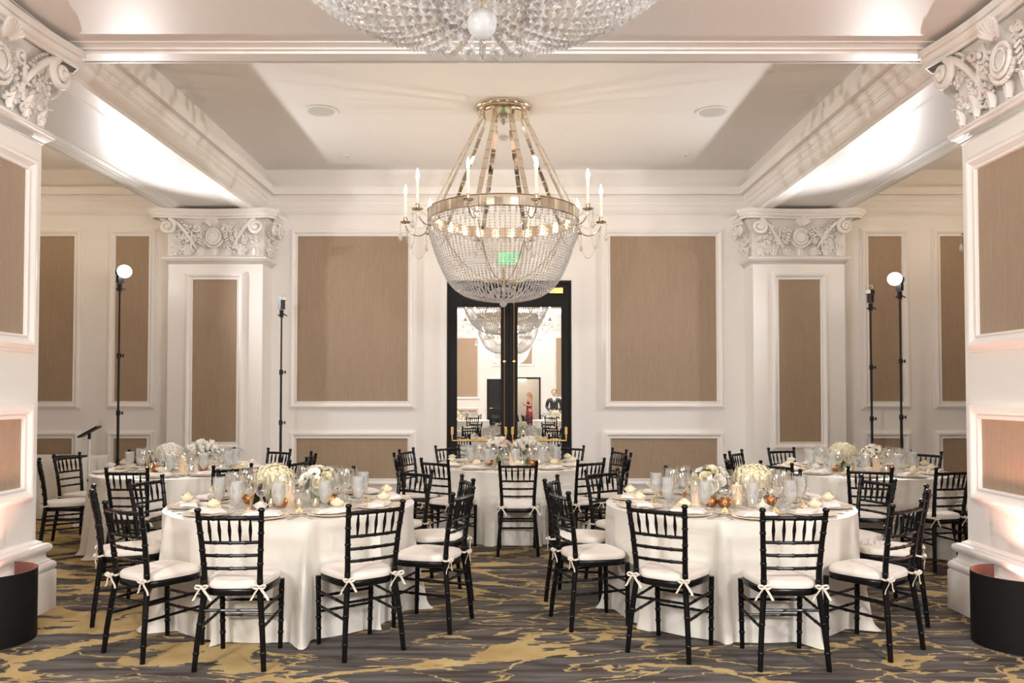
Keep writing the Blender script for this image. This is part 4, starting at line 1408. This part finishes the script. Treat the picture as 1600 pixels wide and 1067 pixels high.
# candles
TS['pillar_wax'] = MB().lathe([(0.0005, 0.0), (0.036, 0.0), (0.0365, 0.004), (0.0365, 0.146), (0.034, 0.150), (0.028, 0.146), (0.0005, 0.140)], 24).mesh('wax', M['wax'])
TS['flame'] = MB().lathe([(0.0005, 0.0), (0.004, 0.005), (0.0052, 0.011), (0.003, 0.021), (0.0005, 0.029)], 8).mesh('flame', M['flame'])
TS['votive_glass'] = MB().lathe([(0.0005, 0.002), (0.026, 0.002), (0.029, 0.008), (0.0325, 0.058), (0.031, 0.058), (0.027, 0.01)], 20).mesh('cup', M['glass'])
TS['votive_wax'] = MB().lathe([(0.0005, 0.006), (0.0245, 0.006), (0.026, 0.030), (0.0005, 0.031)], 18).mesh('wax', M['wax'])
TS['copper_cup'] = MB().lathe([(0.0005, 0.001), (0.026, 0.001), (0.040, 0.014), (0.0475, 0.034), (0.045, 0.054), (0.036, 0.068), (0.034, 0.068), (0.043, 0.052), (0.045, 0.034), (0.038, 0.016), (0.024, 0.006), (0.0005, 0.006)], 24).mesh('cup', M['copper'])

# flowers
def hydrangea_mb(r, seed, n=430, zs=0.78):
    rnd = random.Random(seed)
    mb = MB()
    mb.ball((0, 0, 0), r * 0.86, 20, 12, zs)
    ga = PI * (3 - math.sqrt(5))
    for i in range(n):
        z = 1 - 1.55 * (i + 0.5) / n
        q = math.sqrt(max(0, 1 - z * z))
        a = ga * i + rnd.uniform(-0.15, 0.15)
        nn = Vector((q * math.cos(a), q * math.sin(a), z))
        c = Vector((nn.x * r, nn.y * r, nn.z * r * zs)) * (1 + rnd.uniform(-0.09, 0.07))
        t1 = nn.cross(Vector((0, 0, 1)) if abs(nn.z) < 0.95 else Vector((1, 0, 0))).normalized()
        t2 = nn.cross(t1)
        rot = rnd.uniform(0, PI)
        s = r * rnd.uniform(0.085, 0.125)
        for k in range(4):
            b = rot + k * PI / 2
            d = t1 * math.cos(b) + t2 * math.sin(b)
            e = t2 * math.cos(b) - t1 * math.sin(b)
            v = [c, c + d * s * 0.55 + e * s * 0.5 + nn * s * 0.16, c + d * s * 1.1 + nn * s * 0.22, c + d * s * 0.55 - e * s * 0.5 + nn * s * 0.16]
            mb.add(v, [(0, 1, 2, 3)])
    return mb
TS['hydrangea'] = hydrangea_mb(0.145, 1).mesh('bloom', M['cream_petal'])
TS['hydrangea_white'] = hydrangea_mb(0.14, 2).mesh('bloom', M['white_petal'])
TS['garden_rose'] = rose_mb(0.048, 9, layers=4, open_=0.8).mesh('bloom', M['white_petal'])
TS['blush_rose'] = rose_mb(0.046, 11, layers=4, open_=0.9).mesh('bloom', M['blush_petal'])
TS['cream_rose'] = rose_mb(0.044, 12, layers=4, open_=0.5).mesh('bloom', M['cream_petal'])
def anemone_mb():
    mb = MB()
    for j in range(2):
        for k in range(6):
            a = 2 * PI * (k + 0.5 * j) / 6
            c, s = math.cos(a), math.sin(a)
            for i in range(4):
                pass
            b = len(mb.v)
            for i in range(5):
                t = i / 4
                w = 0.022 * math.sin(0.25 + 2.5 * t)
                rr, z = 0.006 + 0.046 * t, 0.004 + 0.016 * t ** 1.6 + 0.004 * j
                for q in (-1, 0, 1):
                    mb.v.append((rr * c - q * w * s, rr * s + q * w * c, z + (0.004 if q else 0)))
            for i in range(4):
                for q in range(2):
                    x = b + i * 3 + q
                    mb.f.append((x, x + 1, x + 4, x + 3))
    return mb
TS['anemone'] = anemone_mb().mesh('bloom', M['white_petal'])
TS['anemone_eye'] = MB().ball((0, 0, 0.012), 0.011, 10, 6, 0.8).mesh('flower_center', M['dark_center'])
def tulip_mb():
    mb = MB()
    for j in range(2):
        for k in range(3):
            a0 = 2 * PI * (k + 0.5 * j) / 3
            b = len(mb.v)
            for i in range(6):
                t = i / 5
                rr = 0.026 * (0.25 + math.sin(0.3 + 2.0 * t) * 0.75) * (1 + 0.25 * max(0, t - 0.7) / 0.3 * (1 + j))
                z = 0.068 * t
                for c in range(5):
                    q = -1 + c / 2
                    w = 1.05 * math.sin(0.5 + 2.3 * t)
                    mb.v.append((rr * math.cos(a0 + q * w), rr * math.sin(a0 + q * w), z - 0.012 * q * q * t))
            for i in range(5):
                for c in range(4):
                    x = b + i * 5 + c
                    mb.f.append((x, x + 1, x + 6, x + 5))
    return mb
TS['tulip'] = tulip_mb().mesh('bloom', M['white_petal'])
def foliage_mb(r, zc, n, seed, lw=0.022, ll=0.075):
    rnd = random.Random(seed)
    mb = MB()
    for i in range(n):
        a = rnd.uniform(0, 2 * PI); el = rnd.uniform(-0.35, 0.9)
        d = Vector((math.cos(a) * math.cos(el), math.sin(a) * math.cos(el), math.sin(el)))
        p = Vector((0, 0, zc)) + d * r * rnd.uniform(0.45, 0.95)
        side = d.cross(Vector((0, 0, 1))).normalized()
        up = side.cross(d)
        l = ll * rnd.uniform(0.7, 1.2); w = lw * rnd.uniform(0.7, 1.2)
        b = len(mb.v)
        for k in range(6):
            t = k / 5
            c = p + d * l * t - Vector((0, 0, 1)) * 0.02 * t * t
            ww = w * math.sin(PI * min(0.98, t + 0.06)) ** 0.8
            for q in (-1, 0, 1): mb.v.append(tuple(c + side * ww * q + up * (0.004 if q else 0)))
        for k in range(5):
            for q in range(2):
                x = b + k * 3 + q
                mb.f.append((x, x + 1, x + 4, x + 3))
    return mb
TS['foliage'] = foliage_mb(0.10, 0.15, 46, 4).mesh('foliage', M['leaf'])
TS['collar'] = foliage_mb(0.09, 0.125, 26, 6, 0.018, 0.06).mesh('foliage', M['leaf'])
def stems_mb(r, h0, h1, n, seed, spread=1.0):
    rnd = random.Random(seed)
    mb = MB()
    for i in range(n):
        a, q = rnd.uniform(0, 6.28), r * math.sqrt(rnd.random())
        b_ = a + rnd.uniform(-0.6, 0.6) + PI * 0.8
        mb.tube([(q * math.cos(a), q * math.sin(a), h0), (q * 0.4 * math.cos(b_), q * 0.4 * math.sin(b_), (h0 + h1) / 2), (spread * q * math.cos(a), spread * q * math.sin(a), h1)], 0.0028, 5)
    return mb
TS['stems'] = stems_mb(0.045, 0.01, 0.15, 16, 8).mesh('stems', M['stem'])
TS['long_stems'] = stems_mb(0.05, 0.01, 0.27, 20, 9, 1.8).mesh('stems', M['stem'])
TS['vase'] = MB().lathe([(0.0005, 0.003), (0.056, 0.003), (0.060, 0.008), (0.062, 0.115), (0.064, 0.120), (0.061, 0.120), (0.058, 0.012)], 28).mesh('vase', M['vase_glass'])
TS['vase_water'] = MB().lathe([(0.0005, 0.006), (0.055, 0.006), (0.0565, 0.085), (0.0005, 0.086)], 24).mesh('water', M['water'])

def arrangement(x, y, rz, kind, label, tname, seed):
    rnd = random.Random(seed)
    t = empty('floral_arrangement', (x, y, TZ), rz)
    tag(t, label, 'flowers', 'floral centrepieces on the ' + tname)
    place('vase', TS['vase'], t)
    place('vase_water', TS['vase_water'], t)
    if kind in ('hydrangea', 'white'):
        place('stems', TS['stems'], t)
        place('foliage', TS['collar'], t)
        place('bloom', TS['hydrangea' if kind == 'hydrangea' else 'hydrangea_white'], t, (0, 0, 0.175))
    elif kind == 'mixed':
        place('stems', TS['stems'], t)
        place('foliage', TS['foliage'], t)
        ga = PI * (3 - math.sqrt(5))
        n = 17
        for i in range(n):
            z = 1 - 1.05 * (i + 0.3) / n
            q = math.sqrt(max(0, 1 - z * z)); a = ga * i
            d = Vector((q * math.cos(a), q * math.sin(a), z))
            p = Vector((0, 0, 0.130)) + Vector((d.x * 0.115, d.y * 0.115, d.z * 0.105)) * rnd.uniform(0.9, 1.1) 
            k = ('garden_rose', 'anemone', 'cream_rose', 'blush_rose', 'anemone')[i % 5]
            b = place('bloom', TS[k], t, p)
            b.rotation_euler = d.to_track_quat('Z', 'Y').to_euler()
            if k == 'anemone': place('flower_center', TS['anemone_eye'], b)
    else:
        place('stems', TS['long_stems'], t)
        place('foliage', TS['foliage'], t)
        n = 18
        ga = PI * (3 - math.sqrt(5))
        for i in range(n):
            r = 0.135 * math.sqrt((i + 0.5) / n); a = ga * i
            p = Vector((r * math.cos(a), r * math.sin(a), 0.255 - 1.9 * r * r * 2 + rnd.uniform(-0.02, 0.02)))
            d = Vector((p.x * 2.2, p.y * 2.2, 0.5)).normalized()
            b = place('bloom', TS['tulip' if kind == 'tulip' else ('tulip', 'anemone', 'blush_rose')[i % 3]], t, p)
            b.rotation_euler = d.to_track_quat('Z', 'Y').to_euler()
    return t

PLACES = {0: 'nearest place', 1: 'first place right of nearest', 2: 'second place right of nearest', 3: 'third place right of nearest', 4: 'fourth place right of nearest',
          5: 'farthest place', -1: 'first place left of nearest', -2: 'second place left of nearest', -3: 'third place left of nearest', -4: 'fourth place left of nearest'}
def simple(name, key, x, y, z, rz, label, cat, group):
    o = place(name, TS[key], None, (x, y, z), (0, 0, rz))
    return tag(o, label, cat, group)
def glassware(name, parts, x, y, rz, label, group):
    t = empty(name, (x, y, TZ), rz)
    tag(t, label, 'glass', group)
    for nm, key in parts: place(nm, TS[key], t)
    return t
def setting(cx, cy, phi, k, tname, full=True):
    rnd = random.Random(int(cx * 100) * 31 + k)
    s, c = math.sin(phi), math.cos(phi)
    pl = PLACES[k]
    def at(r, t):
        return cx + s * r + c * t, cy - c * r + s * t
    if full:
        x, y = at(0.705, 0.0)
        simple('charger_plate', 'charger', x, y, TZ, phi, 'gold-rimmed charger plate, %s, %s' % (pl, tname), 'plate', 'charger plates on the ' + tname)
        simple('napkin', 'napkin', x, y, TZ, phi + R(90) + rnd.uniform(-0.25, 0.25), 'folded white napkin on charger, %s, %s' % (pl, tname), 'napkin', 'napkins on the ' + tname)
        fx, fy = at(0.70 + rnd.uniform(-0.02, 0.02), rnd.uniform(-0.05, 0.06))
        t = empty('rose_favor', (fx, fy, TZ + 0.051), rnd.uniform(0, 6))
        tag(t, 'pale rose head on the napkin, %s, %s' % (pl, tname), 'flower', 'rose heads on the napkins, ' + tname)
        place('petals', TS['rose_head' if rnd.random() < 0.75 else 'blossom'], t)
        place('sepal', TS['sepal'], t)
        x, y = at(0.525, -0.155)
        simple('bread_plate', 'bread_plate', x, y, TZ, phi, 'small bread plate, %s, %s' % (pl, tname), 'plate', 'bread plates on the ' + tname)
        simple('butter_curls', 'butter', x, y, TZ + 0.0005, phi + 1, 'yellow butter curls on bread plate, %s, %s' % (pl, tname), 'butter', 'butter curls on the ' + tname)
        for nm, tt in (('fork', -0.178), ('knife', 0.178), ('spoon', 0.203)):
            x, y = at(0.715, tt)
            simple(nm, nm, x, y, TZ, phi, 'silver %s, %s, %s' % (nm, pl, tname), nm, '%ss on the %s' % (nm, tname) if nm != 'knife' else 'knives on the ' + tname)
    j = lambda: rnd.uniform(-0.003, 0.003)
    x, y = at(0.510 + j(), 0.035 + j())
    glassware('water_goblet', (('stem', 'goblet_stem'), ('bowl', 'goblet_bowl'), ('ice_water', 'ice_water')), x, y, phi, 'frosty goblet of iced water, %s, %s' % (pl, tname), 'water goblets on the ' + tname)
    x, y = at(0.395 + j(), 0.030 + j())
    glassware('wine_glass', (('stem', 'wine_stem'), ('bowl', 'wine_bowl')), x, y, phi, 'empty large wine glass, %s, %s' % (pl, tname), 'large wine glasses on the ' + tname)
    x, y = at(0.377 + j(), 0.131 + j())
    glassware('wine_glass', (('stem', 'small_stem'), ('bowl', 'small_bowl')), x, y, phi, 'empty small wine glass, %s, %s' % (pl, tname), 'small wine glasses on the ' + tname)
    x, y = at(0.434 + j(), -0.066 + j())
    glassware('champagne_flute', (('stem', 'flute_stem'), ('bowl', 'flute_bowl')), x, y, phi, 'empty champagne flute, %s, %s' % (pl, tname), 'champagne flutes on the ' + tname)

def candles(cx, cy, tname, pil, cop, vot):
    side = lambda x: 'left' if x < -0.03 else ('right' if x > 0.03 else 'middle')
    def word(lst, i):
        order = sorted(range(len(lst)), key=lambda q: lst[q][0])
        n = order.index(i)
        return ('leftmost', 'middle', 'rightmost')[n] if len(lst) == 3 else ('left', 'right')[n] if len(lst) == 2 else ('leftmost', 'second from left', 'third from left', 'rightmost')[n]
    for i, (x, y) in enumerate(pil):
        t = empty('pillar_candle', (cx + x, cy + y, TZ), 0)
        tag(t, '%s thick cream pillar candle among the flowers, %s' % (word(pil, i), tname), 'candle', 'pillar candles on the ' + tname)
        place('wax', TS['pillar_wax'], t)
        place('flame', TS['flame'], t, (0, 0, 0.142))
    for i, (x, y) in enumerate(cop):
        t = empty('votive_holder', (cx + x, cy + y, TZ), i)
        tag(t, '%s round copper mercury-glass votive holder, %s' % (word(cop, i), tname), 'candle holder', 'copper votives on the ' + tname)
        place('cup', TS['copper_cup'], t)
        place('candle', TS['votive_wax'], t, (0, 0, 0.002))
        place('flame', TS['flame'], t, (0, 0, 0.033))
    for i, (x, y) in enumerate(vot):
        t = empty('votive_holder', (cx + x, cy + y, TZ), i)
        tag(t, '%s small clear glass votive with a lit candle, %s' % (word(vot, i), tname), 'candle holder', 'glass votives on the ' + tname)
        place('cup', TS['votive_glass'], t)
        place('candle', TS['votive_wax'], t)
        place('flame', TS['flame'], t, (0, 0, 0.031))

def number_frame(x, y, rz, label, mat_, numeral=None):
    t = empty('table_number', (x, y, TZ), rz)
    tag(t, label, 'table number', 'framed table numbers')
    tilt = Matrix.Translation((0, 0, 0.002)) @ Matrix.Rotation(R(-12), 4, 'X')
    w, h = 0.065, 0.18
    fb = MB().box(-w, -w + 0.014, -0.008, 0.008, 0, h).box(w - 0.014, w, -0.008, 0.008, 0, h).box(-w + 0.014, w - 0.014, -0.008, 0.008, 0, 0.014).box(-w + 0.014, w - 0.014, -0.008, 0.008, h - 0.014, h)
    fb.xform(tilt).build('frame', mat_, t, smooth=False)
    MB().box(-w + 0.014, w - 0.014, -0.002, 0.001, 0.014, h - 0.014).xform(tilt).build('card', M['card'], t, smooth=False)
    MB().box(-w + 0.010, w - 0.010, 0.0015, 0.0065, 0.010, h - 0.010).xform(tilt).build('backing', M['black_sheet'], t, smooth=False)
    MB().add([(-0.02, 0.012 + 0.027, 0.14), (0.02, 0.012 + 0.027, 0.14), (0.028, 0.105, 0.0), (-0.028, 0.105, 0.0), (-0.02, 0.017 + 0.027, 0.14), (0.02, 0.017 + 0.027, 0.14), (0.028, 0.110, 0.0), (-0.028, 0.110, 0.0)],
             [(0, 1, 2, 3), (4, 7, 6, 5), (0, 4, 5, 1), (1, 5, 6, 2), (2, 6, 7, 3), (3, 7, 4, 0)]).build('easel_leg', M['black_sheet'], t, smooth=False)
    if numeral == '2':
        pts = []
        for i in range(13):
            a = R(160 - 205 * i / 12)
            pts.append((0.017 * math.cos(a), -0.0035, 0.108 + 0.017 * math.sin(a)))
        pts += [(-0.018, -0.0035, 0.062), (0.020, -0.0035, 0.062)]
        MB().tube(pts, 0.0032, 6).xform(tilt).build('numeral', M['ink'], t)
    return t

def table(cx, cy, tname, seed, offset, skip=(), ring=1.10, chairs=True, full=True, jit=0.015, fix={}):
    rnd = random.Random(seed)
    t = empty('round_table', (cx, cy, 0))
    tag(t, 'round banquet table under an ivory cloth, %s' % tname, 'table', 'round banquet tables')
    place('tabletop', TS['tabletop'], t)
    for k in range(4): place('leg', TS['leg'], t, rot=(0, 0, k * PI / 2))
    angs = []
    for k in range(-4, 6):
        phi = R(offset + 36 * k)
        if k not in skip:
            setting(cx, cy, phi, k, tname, full)
        if k in skip or not chairs: continue
        dphi, dr, drot = fix.get(k, (rnd.uniform(-1.5, 1.5), rnd.uniform(-jit, jit), rnd.uniform(-3, 3)))
        p = phi + R(dphi)
        r = ring + dr
        make_chair(cx + math.sin(p) * r, cy - math.cos(p) * r, p + R(drot), 'black bamboo-style chair with ivory cushion, %s, %s' % (PLACES[k].replace('place', 'chair'), tname), 'banquet chairs at the ' + tname)
        angs.append(p - PI / 2)
    o = cloth_mb(seed, angs).build('tablecloth', M['satin'], None, angle=60, loc=(cx, cy, 0))
    tag(o, 'ivory satin floor-length cloth on the %s' % tname, 'tablecloth', 'ivory round tablecloths')

T_FL, T_FR, T_BC, T_BL, T_BR = (-1.60, 5.88), (1.59, 5.88), (0.02, 9.10), (-3.44, 8.40), (3.66, 8.40)
table(*T_FL, 'front left table', 21, 0, fix={0: (0, 0, 1), 1: (0.5, -0.01, 0), -1: (3, -0.02, 1), 2: (-1, 0.01, 0), -2: (-8, 0.02, 16)})
table(*T_FR, 'front right table', 22, 0, fix={0: (1, 0, -1), 1: (1, -0.01, 0), -1: (3, -0.02, -1), 2: (8, 0.02, -16), -2: (-0.7, -0.02, 0)})
table(*T_BC, 'middle back table', 23, 0, fix={0: (2.5, 0.02, -2)})
table(*T_BL, 'back left table', 24, 4, skip=(-1,), fix={-2: (-5, 0.0, 13), -3: (0, 0.13, 0), 0: (-2, 0, 0)})
table(*T_BR, 'back right table', 25, -20, fix={1: (-5, 0.0, 3), 0: (0, 0, 2)})

def centre(T, tname, arr, pil, cop, vot, seed):
    for i, (dx, dy, kind, words) in enumerate(arr):
        arrangement(T[0] + dx, T[1] + dy, i * 1.3, kind, '%s, %s' % (words, tname), tname, seed + i)
    candles(T[0], T[1], tname, pil, cop, vot)
HY = 'round cream hydrangea mass in a low glass vase'
MX = 'mixed roses and dark-eyed anemones in a low glass vase'
TU = 'white tulips rising from a glass vase'
centre(T_FL, 'front left table', [(-0.15, 0.02, 'hydrangea', HY), (0.17, 0.05, 'mixed', MX)], [(0.01, -0.13), (-0.21, 0.22)], [(-0.02, -0.25), (0.31, -0.10), (-0.31, -0.04)], [(-0.10, -0.21), (0.10, -0.22), (0.21, -0.19)], 40)
centre(T_FR, 'front right table', [(-0.11, 0.08, 'mixed', MX), (0.20, 0.01, 'hydrangea', HY)], [(-0.25, -0.09), (0.03, -0.15)], [(-0.17, -0.20), (-0.08, -0.23), (0.28, -0.12)], [(0.01, -0.25), (0.12, -0.22), (0.20, -0.20)], 50)
centre(T_BC, 'middle back table', [(-0.155, 0.0, 'spray', 'blush and white flower spray in a glass vase'), (0.165, 0.04, 'tulip', TU)], [(0.0, -0.16), (0.20, 0.22)], [(-0.26, -0.15), (0.22, -0.18)], [(-0.14, -0.21), (0.11, -0.20), (0.30, -0.10)], 60)
centre(T_BL, 'back left table', [(-0.16, 0.02, 'white', 'round white hydrangea mass in a low glass vase'), (0.19, 0.04, 'tulip', TU)], [(0.04, -0.13), (-0.22, 0.20)], [(-0.20, -0.20), (0.26, -0.15)], [(-0.29, -0.10), (-0.09, -0.23), (0.16, -0.20)], 70)
centre(T_BR, 'back right table', [(-0.16, 0.02, 'hydrangea', HY), (0.17, 0.04, 'mixed', MX)], [(0.01, -0.14), (0.11, -0.17)], [(-0.29, -0.10), (0.27, -0.14)], [(-0.21, -0.19), (0.20, -0.19), (0.30, -0.06)], 80)
number_frame(T_FL[0] - 0.22, T_FL[1] - 0.21, R(-98), 'gilt-framed table number seen from the side with black easel leg, front left table', M['gold_wood'])
number_frame(T_FR[0] - 0.33, T_FR[1] - 0.01, R(-105), 'copper-framed table number leaning away, front right table', M['copper'])
number_frame(T_BL[0] - 0.36, T_BL[1] - 0.08, R(-70), 'gilt-framed table number turned aside, back left table', M['gold_wood'])
number_frame(T_BR[0] - 0.10, T_BR[1] - 0.24, R(4), 'table number frame with a black 2 facing the camera, back right table', M['gold_wood'], '2')

# tables behind the camera, seen in the mirrored doors
for (cx, cy), nm, sd in (((-1.55, -1.55), 'left table behind camera', 31), ((1.55, -1.55), 'right table behind camera', 32)):
    table(cx, cy, nm, sd, 18, full=False)
    centre((cx, cy), nm, [(-0.16, 0.02, 'hydrangea', HY), (0.17, 0.03, 'mixed', MX)], [(0.0, 0.14), (0.02, -0.2)], [(-0.3, 0.1), (0.3, 0.1)], [(-0.1, 0.2), (0.1, 0.2), (0.2, -0.2)], sd * 3)

# ------------------------------------------------------------------ the two people seen in the mirrored doors
def skinned(name, verts, edges, m, parent=None, root=0, sub=2):
    me = bpy.data.meshes.new(name)
    me.from_pydata([v[0] for v in verts], edges, [])
    o = bpy.data.objects.new(name, me)
    COL.objects.link(o)
    me.materials.append(m)
    sk = o.modifiers.new('skin', 'SKIN')
    sk.use_smooth_shade = True
    for i, v in enumerate(verts):
        r = v[1]
        me.skin_vertices[0].data[i].radius = r if isinstance(r, tuple) else (r, r)
    me.skin_vertices[0].data[root].use_root = True
    if sub:
        sb = o.modifiers.new('smooth', 'SUBSURF'); sb.levels = sub; sb.render_levels = sub
    if parent: o.parent = parent
    return o
def head_mb(female=False):
    mb = MB()
    n = 20
    prof = []
    for i in range(17):
        t = PI * i / 16
        prof.append((0.001 + 0.078 * math.sin(t) * (1 - 0.10 * (1 + math.cos(t)) / 2 - (0.16 if math.cos(t) > 0.4 else 0) * 0.5), -0.112 * math.cos(t)))
    mb.lathe(prof, n)
    # y forward: lengthen the skull, narrow the jaw, add the brow, nose and chin
    out = []
    for x, y, z in mb.v:
        yy = y * 1.22
        if z < -0.02: x *= 0.90 + 0.1 * (z + 0.112) / 0.092; yy += 0.010
        if yy > 0.05 and abs(x) < 0.022 and -0.045 < z < 0.02: yy += 0.022 * (1 - abs(x) / 0.022) * (1 - max(0, z + 0.03) / 0.06)
        if yy > 0.04 and 0.010 < z < 0.03 and 0.014 < abs(x) < 0.045: yy -= 0.008
        out.append((x, yy, z))
    mb.v = out
    for s_ in (-1, 1): mb.ball((0.076 * s_, -0.005, 0.0), 0.022, 8, 6, 1.5)
    mb.lathe([(0.0005, -0.004), (0.012, -0.002), (0.012, 0.003), (0.0005, 0.005)], 10, (0, 0.096, -0.060))
    return mb
def person(loc, rz, label, h, man=True):
    t = empty('person', loc, rz)
    tag(t, label, 'person')
    k = h / 1.75
    # joints (facing +y); hands brought together in front of the body for the man
    hip, chest, neck = (0, 0, 0.95), (0, -0.01, 1.30), (0, -0.005, 1.50)
    V = [(hip, (0.145, 0.105)), ((0, 0, 1.10), (0.135, 0.10)), (chest, (0.155, 0.11)), ((0, -0.01, 1.42), (0.12, 0.085)), (neck, 0.055), ((0, 0.01, 1.56), 0.052)]
    E_ = [(0, 1), (1, 2), (2, 3), (3, 4), (4, 5)]
    for s_ in (-1, 1):
        b = len(V)
        if man: arm = [((0.20 * s_, -0.01, 1.40), 0.058), ((0.26 * s_, -0.02, 1.16), 0.046), ((0.13 * s_, 0.20, 1.03), 0.036), ((0.045 * s_, 0.255, 1.03), 0.030)]
        else: arm = [((0.17 * s_, -0.01, 1.40), 0.048), ((0.23 * s_, 0.02, 1.15), 0.037), ((0.15 * s_, 0.20, 1.20), 0.030), ((0.10 * s_, 0.27, 1.27), 0.026)]
        V += arm; E_ += [(3, b), (b, b + 1), (b + 1, b + 2), (b + 2, b + 3)]
        b = len(V)
        V += [((0.095 * s_, 0, 0.88), 0.088), ((0.10 * s_, 0.015, 0.50), 0.062), ((0.10 * s_, -0.01, 0.10), 0.045), ((0.105 * s_, 0.05, 0.045), 0.042), ((0.11 * s_, 0.15, 0.03), 0.030)]
        E_ += [(0, b), (b, b + 1), (b + 1, b + 2), (b + 2, b + 3), (b + 3, b + 4)]
    sc = lambda vs: [(tuple(c * k for c in p), r) for p, r in vs]
    body = skinned('body', sc(V), E_, M['skin'], t)
    hd = head_mb().build('head', M['skin'], body, loc=(0, 0.02, 1.655 * k))
    for s_ in (-1, 1):
        # eyes and five fingers per hand
        MB().ball((0.030 * s_, 0.085, 0.012), 0.010, 8, 6).build('eye', M['dark_center'], hd)
        w = Vector(V[9 if s_ < 0 else 18][0]) * k
        for f in range(4):
            a = w + Vector((-0.012 * s_, 0.012, 0.022 - 0.015 * f))
            skinned('finger', [(tuple(a), 0.010), (tuple(a + Vector((-0.030 * s_, 0.020, 0))), 0.009), (tuple(a + Vector((-0.052 * s_, 0.012 - 0.003 * f, -0.006))), 0.007)], [(0, 1), (1, 2)], M['skin'], body, sub=1)
        a = w + Vector((0, -0.006, 0.026))
        skinned('thumb', [(tuple(a), 0.011), (tuple(a + Vector((-0.022 * s_, 0.0, 0.024))), 0.010), (tuple(a + Vector((-0.040 * s_, 0.008, 0.028))), 0.008)], [(0, 1), (1, 2)], M['skin'], body, sub=1)
    if man:
        J = [(p, (r[0] + 0.022, r[1] + 0.022) if isinstance(r, tuple) else r + 0.014) for p, r in V[:4]]
        J[0] = ((0, 0, 0.86), (0.185, 0.135))
        JE = [(0, 1), (1, 2), (2, 3)]
        for q in (6, 15):
            b = len(J)
            J += [(V[q][0], 0.070), (V[q + 1][0], 0.058), (V[q + 2][0], 0.047)]
            JE += [(3, b), (b, b + 1), (b + 1, b + 2)]
        skinned('jacket', sc(J), JE, M['suit'], t)
        P_ = [((0, 0, 0.93), (0.155, 0.115))]; PE = []
        for q in (10, 19):
            b = len(P_)
            P_ += [(V[q][0], 0.104), (V[q + 1][0], 0.080), ((V[q + 2][0][0], 0, 0.09), 0.068)]
            PE += [(0, b), (b, b + 1), (b + 1, b + 2)]
        skinned('trousers', sc(P_), PE, M['suit'], t)
        MB().tube([(0, 0.072 * k, 1.49 * k), (0, 0.108 * k, 1.42 * k), (0, 0.137 * k, 1.28 * k)], [0.050, 0.045, 0.012], 8, flat=0.3).build('shirt_front', M['card'], t)
        MB().tube([(0, 0.088 * k, 1.475 * k), (0, 0.126 * k, 1.40 * k), (0, 0.152 * k, 1.24 * k)], [0.016, 0.017, 0.022], 6, flat=0.3).build('tie', M['suit'], t)
        for s_ in (-1, 1):
            MB().ball((0.105 * s_ * k, 0.08, 0.035), 0.055, 12, 8, 0.6).build('shoe', M['black_lacquer'], t)
        hm = MB().ball((0, -0.012, 0.028), 0.090, 18, 12, 1.0)
        hm.v = [(x, y * 1.18, z) for x, y, z in hm.v if True]
        hm.f = [f for f in hm.f if sum(hm.v[i][1] for i in f) / len(f) < 0.058 and sum(hm.v[i][2] for i in f) / len(f) > -0.045 + max(0, sum(hm.v[i][1] for i in f) / len(f)) * 1.1]
        hm.build('hair', M['dark_hair'], hd)
    else:
        D = [((0, 0, 0.30), (0.20, 0.18)), ((0, 0, 0.75), (0.19, 0.15)), ((0, 0, 1.10), (0.150, 0.115)), ((0, -0.01, 1.30), (0.170, 0.125)), ((0, -0.01, 1.36), (0.13, 0.10))]
        skinned('dress', sc(D), [(0, 1), (1, 2), (2, 3), (3, 4)], M['red_dress'], t)
        skinned('hair', [((0, -0.02, 0.05), 0.095), ((0, -0.075, -0.05), 0.085), ((0, -0.095, -0.18), 0.085), ((0, -0.10, -0.28), 0.06)], [(0, 1), (1, 2), (2, 3)], M['blond_hair'], hd)
    return t
person((1.45, -3.4, 0), R(2), 'man in black suit and tie, hands together, reflected in the right mirrored door', 1.72)
person((0.78, FRONT_Y - 0.75, 0), R(70), 'blond woman in a dark red dress in the doorway, reflected in the right mirrored door', 1.66, man=False)
